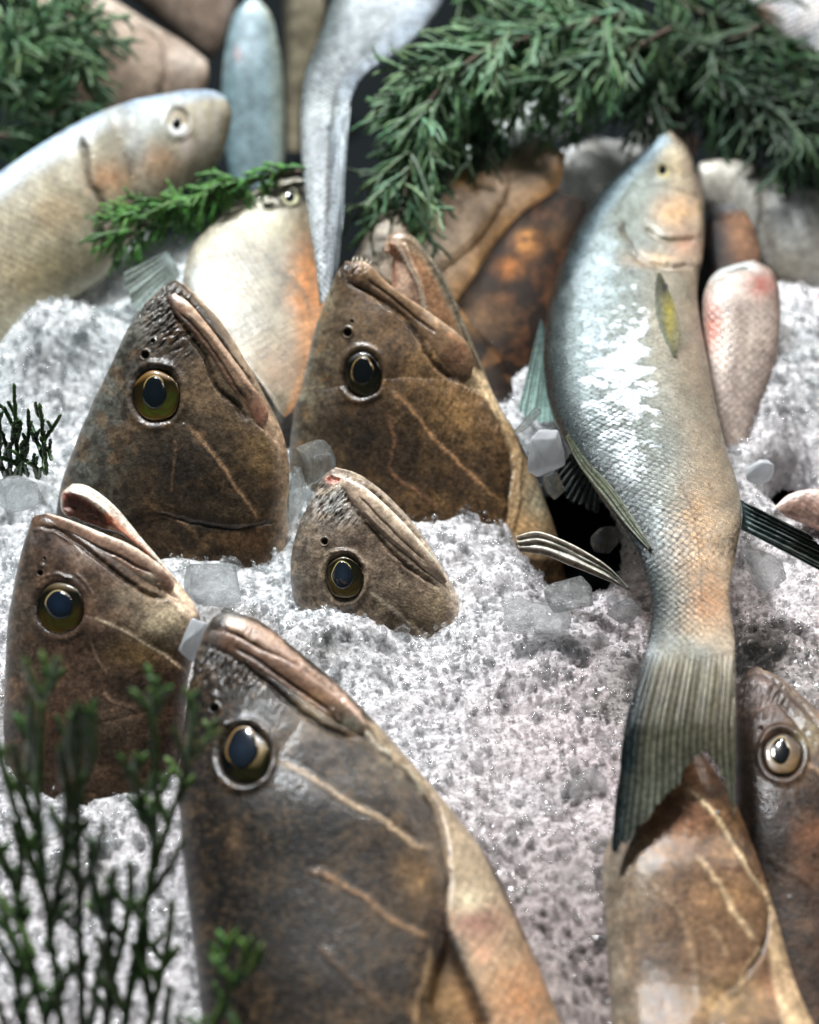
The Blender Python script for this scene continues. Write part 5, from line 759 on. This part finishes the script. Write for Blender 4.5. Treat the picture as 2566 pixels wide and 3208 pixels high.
# crushed chips: random sharp polyhedra, far too many to count
import bmesh
bm = bmesh.new(); bmesh.ops.create_icosphere(bm, subdivisions=1, radius=1); ico = np.array([v.co[:] for v in bm.verts]); icf = np.array([[v.index for v in f.verts] for f in bm.faces]); bm.free()
def chips(n, smin, smax, lift, seed, name, mat, flat=False):
    g = np.random.default_rng(seed); X = g.uniform(-.6, .6, n*3); Y = g.uniform(-.48, 1.05, n*3)
    sx, sy, dd = proj(np.stack([X, Y, X*0], -1)); ok = (sx > -150) & (sx < PW+150) & (sy > -100) & (sy < PH+250) & (bed_h(X, Y) > -.03)
    # denser close to the camera where single chips show
    ok &= g.random(len(X)) < np.clip((1.25/np.maximum(dd, .5))**2-.35, .12, 1)
    X, Y = X[ok][:n], Y[ok][:n]; n = len(X); sz = smin*(smax/smin)**(g.random(n)**1.6)
    sc3 = np.stack([sz, sz*g.uniform(.5, 1, n), sz*g.uniform(.25, .8, n)], 1)
    Vc = ico[None]*(1+g.normal(0, .22, (n, len(ico), 1)))*sc3[:, None]
    q = g.normal(0, 1, (n, 4)); q /= np.linalg.norm(q, axis=1, keepdims=True); w_, x_, y_, z_ = q.T
    R = np.stack([1-2*(y_*y_+z_*z_), 2*(x_*y_-z_*w_), 2*(x_*z_+y_*w_), 2*(x_*y_+z_*w_), 1-2*(x_*x_+z_*z_), 2*(y_*z_-x_*w_), 2*(x_*z_-y_*w_), 2*(y_*z_+x_*w_), 1-2*(x_*x_+y_*y_)], 1).reshape(n, 3, 3)
    Vc = np.einsum('nij,nkj->nki', R, Vc); Z = bed_h(X, Y)+g.uniform(-.3, 1., n)*lift
    Vc = Vc+np.stack([X, Y, Z], 1)[:, None]
    Fq = (icf[None]+(np.arange(n)*len(ico))[:, None, None]).reshape(-1, 3)
    c = ice_col(X, Y); c = np.clip(c*g.uniform(.6, 1.3, (n, 1)), 0, 1)
    o = mesh_obj(name, Vc.reshape(-1, 3), Fq, mat, None, np.repeat(c, len(ico), 0), smooth=not flat); o['kind'] = 'stuff'; tag(o, 'clear angular ice shards scattered through the crushed ice' if flat else 'fine crushed ice chips heaped over the whole bed between the fish', 'crushed ice'); return o
chips(60000, .0005, .0026, .0022, 3, 'crushed_ice', M_CHIP)
chips(2600, .0022, .0055, .003, 9, 'crushed_ice', M_SHARD, flat=True)
# separate clear lumps of ice
def cube(label, T, x, y, w, h_, d, rot=0, mat=M_CUBE, seed=0, thick=.6, round_=.35, yaw=.5, pit=.4):
    g = np.random.default_rng(seed); bm = bmesh.new()
    q = g.uniform(-1, 1, (26, 3)); q /= (np.abs(q)**4).sum(1, keepdims=True)**.25; q *= g.uniform(.82, 1.05, (26, 1))
    for c_ in q: bm.verts.new(c_)
    r_ = bmesh.ops.convex_hull(bm, input=bm.verts[:]); bmesh.ops.delete(bm, geom=[v for v in bm.verts if not v.link_faces], context='VERTS')
    bmesh.ops.dissolve_limit(bm, angle_limit=.35, verts=bm.verts[:], edges=bm.edges[:])
    bmesh.ops.bevel(bm, geom=bm.edges[:]+bm.verts[:], offset=.06+round_*.16, segments=3, profile=.6, affect='EDGES', clamp_overlap=True); bmesh.ops.triangulate(bm, faces=bm.faces[:])
    bmesh.ops.subdivide_edges(bm, edges=[e for e in bm.edges if e.calc_length() > .25], cuts=2); bmesh.ops.triangulate(bm, faces=bm.faces[:])
    u = d/F/T[2]; s = S(T, x, y); c = W(s[0], s[1], d); V = np.array([v.co[:] for v in bm.verts])
    V = V*(1+.05*fbm(V[:, 0]*2.3+seed, V[:, 1]*2.3+V[:, 2]*1.7, 3))[:, None]
    V = V*np.array([w/2*u, h_/2*u, thick*min(w, h_)/2*u])
    M = np.array(Matrix.Rotation(rot, 3, 'Z') @ Matrix.Rotation(yaw, 3, 'Y') @ Matrix.Rotation(pit, 3, 'X')); V = V@M.T
    Wd = c+V[:, :1]*RT+V[:, 1:2]*UP-V[:, 2:3]*FW
    bmesh.ops.triangulate(bm, faces=bm.faces[:]); bm.verts.index_update(); Fq = [[v.index for v in f.verts] for f in bm.faces]; bm.free()
    o = mesh_obj('ice_cube', Wd, Fq, mat, None, origin=c); return tag(o, label, 'ice cube', 'larger lumps of clear ice')
cube('clear angular ice cube wedged above the half-buried grouper', D_, 205, 1190, 200, 200, .955, .45, seed=1)
cube('tall thin clear ice shard between the upper left and tallest groupers', D_, 115, 1360, 100, 320, .95, .12, seed=2)
cube('rounded clear ice lump under the chin of the open pink mouth fish', C_, 1150, 1770, 380, 270, .915, -.2, seed=3, round_=.6)
cube('greenish clear ice lump at the left edge under the small crisp sprig', C_, 90, 1290, 300, 220, .90, .1, seed=4, round_=.5)
cube('flat clear ice shard leaning against the long silver fish', D_, 1190, 1000, 55, 190, .96, -.6, seed=5, round_=.2, thick=.5)
cube('clear jagged ice lump beside the flat shard, between tallest head and silver fish', D_, 1270, 1130, 210, 230, .96, .3, seed=6, mat=M_CUBEW)
cube('square clear ice block left of the silver tail fin', F_, 290, 1290, 190, 330, .85, .03, seed=7, round_=.2)
cube('clear ice lump at the foot of the square block', F_, 290, 1560, 160, 130, .82, .5, seed=8)
cube('wet clear ice lump pressed to the left side of the largest grouper', G_, 945, 1830, 170, 500, .79, .05, seed=9)
cube('smooth white wedge of ice between the open pink mouth fish and the largest grouper', H_, 1455, 1330, 190, 400, .845, -.28, seed=10, mat=M_CUBEW, round_=.5, yaw=.2)
cube('broad clear ice slab lying right of the half-buried grouper', D_, 1230, 1900, 360, 200, .905, -.1, seed=11, thick=.4, yaw=.1, pit=-.6)
cube('clear ice lump with grey core near the silver fish belly, left of its narrow tail', F_, 230, 470, 220, 150, .90, .3, seed=12, pit=-.5)
cube('clear ice lump under the left side of the silver tail base', F_, 440, 520, 150, 110, .895, -.3, seed=13)
cube('flat clear ice piece right of the tail base', F_, 985, 360, 240, 180, .915, -.2, seed=14, pit=-.6)
cube('pale ice lump behind the gill of the tallest grouper, in the dark hollow', I_, 1120, 1590, 130, 110, .99, .2, seed=15, mat=M_CUBEW)
cube('clear ice lump between two foreground sprigs at lower left', G_, 560, 1260, 180, 170, .82, .4, seed=16)
cube('clear ice lump at the bottom left corner', G_, 60, 1900, 260, 420, .78, .1, seed=17)
cube('small clear ice lump by the left edge under the open-mouthed grouper', G_, 260, 1130, 120, 150, .80, .1, seed=18)
cube('dim ice lump lying low in the black hollow under the silver fish', I_, 470, 1880, 170, 120, .985, .3, seed=19)
cube('clear ice splinter at the rim of the black hollow', I_, 250, 1640, 90, 130, .975, .6, seed=20)
def crumb(T, x, y, d, r, label):
    bm = bmesh.new(); bmesh.ops.create_icosphere(bm, subdivisions=2, radius=1); V = np.array([v.co[:] for v in bm.verts]); Fq = [[v.index for v in f.verts] for f in bm.faces]; bm.free()
    V = V*(1+.25*fbm(V[:, 0]*1.5+x, V[:, 1]*1.5+V[:, 2], 2))[:, None]*r*np.array([1, .8, .5]); c = base_pt(T, x, y, d); P = c+V[:, :1]*RT+V[:, 1:2]*UP-V[:, 2:3]*FW
    o = mesh_obj('ice_crumb', P, Fq, M_CUBEW, None, origin=c); tag(o, label, 'ice crumb')
def on(b_, T, x, y): s = S(T, x, y); return depth_at(b_, s[0], s[1])[0]-.0004
crumb(F_, 817, 1320, on(b6, F_, 817, 1320), .0012, 'tiny white ice crumb stuck on the tan-brown fish beside its pale vein')
crumb(F_, 1103, 1653, on(b7, F_, 1103, 1653), .0009, 'tiny white ice crumb stuck on the dark grouper at the right edge')
crumb(E_, 300, 596, on(b5, E_, 300, 596), .001, 'tiny pale bead added for a wet glint above the eye of the largest grouper')  # bead added to stand for a wet glint by the nostril
# ================================================================== camera, lamps, world
cam = bpy.data.cameras.new('camera'); co = bpy.data.objects.new('camera', cam); COL.objects.link(co); sc.camera = co
cam.sensor_fit = 'VERTICAL'; cam.sensor_height = 24; cam.lens = 12/math.tan(HALF); cam.clip_end = 50; cam.clip_start = .02
co.location = Vector(CAM); R = Matrix((tuple(RT), tuple(UP), tuple(-FW))).transposed(); co.rotation_euler = R.to_euler()
cam.dof.use_dof = True; cam.dof.focus_distance = .915; cam.dof.aperture_fstop = 3.0; cam.dof.aperture_blades = 0
def area(name, loc, target, size, energy, col, sy=None):
    l = bpy.data.lights.new(name, 'AREA'); l.energy = energy; l.color = col; l.size = size; l.shape = 'DISK'
    if sy: l.shape = 'RECTANGLE'; l.size_y = sy
    o = bpy.data.objects.new(name, l); COL.objects.link(o); o.location = loc; o.rotation_euler = (Vector(target)-Vector(loc)).to_track_quat('-Z', 'Y').to_euler(); return o
area('stall_lamp', (-.55, .85, 1.9), (0, .05, 0), .4, 74, (.93, .97, 1.0))
area('fill_light_far', (.55, 1.3, 1.3), (.1, .5, 0), .3, 3, (.97, .98, 1.0))  # added fill over the back rows, source unseen
area('rim_light_warm', (1.2, .9, 1.1), (.1, 0, .05), .3, 8, (1., .9, .82))  # added warm fill, set as a rim light from the right rear
area('glint_light_small', (.15, .9, 1.7), (0, .05, 0), .12, 12, (1., .98, .95))  # small lamp added for specular highlights
w = bpy.data.worlds.new('World'); sc.world = w; w.use_nodes = True; bg = w.node_tree.nodes['Background']; bg.inputs[0].default_value = (.55, .75, .8, 1); bg.inputs[1].default_value = .09
sc.view_settings.view_transform = 'Standard'; sc.view_settings.look = 'None'; sc.view_settings.exposure = 0
sc.cycles.use_denoising = True; sc.cycles.max_bounces = 8; sc.cycles.transmission_bounces = 6; sc.cycles.transparent_max_bounces = 10; sc.cycles.glossy_bounces = 3; sc.cycles.diffuse_bounces = 3
sc.cycles.caustics_refractive = False; sc.cycles.caustics_reflective = False; sc.cycles.sample_clamp_indirect = 4
area('glint_light_back', (.35, .75, 1.2), (.05, .3, 0), .05, 3., (.96, .98, 1.))  # tiny extra lamp added to spark glints
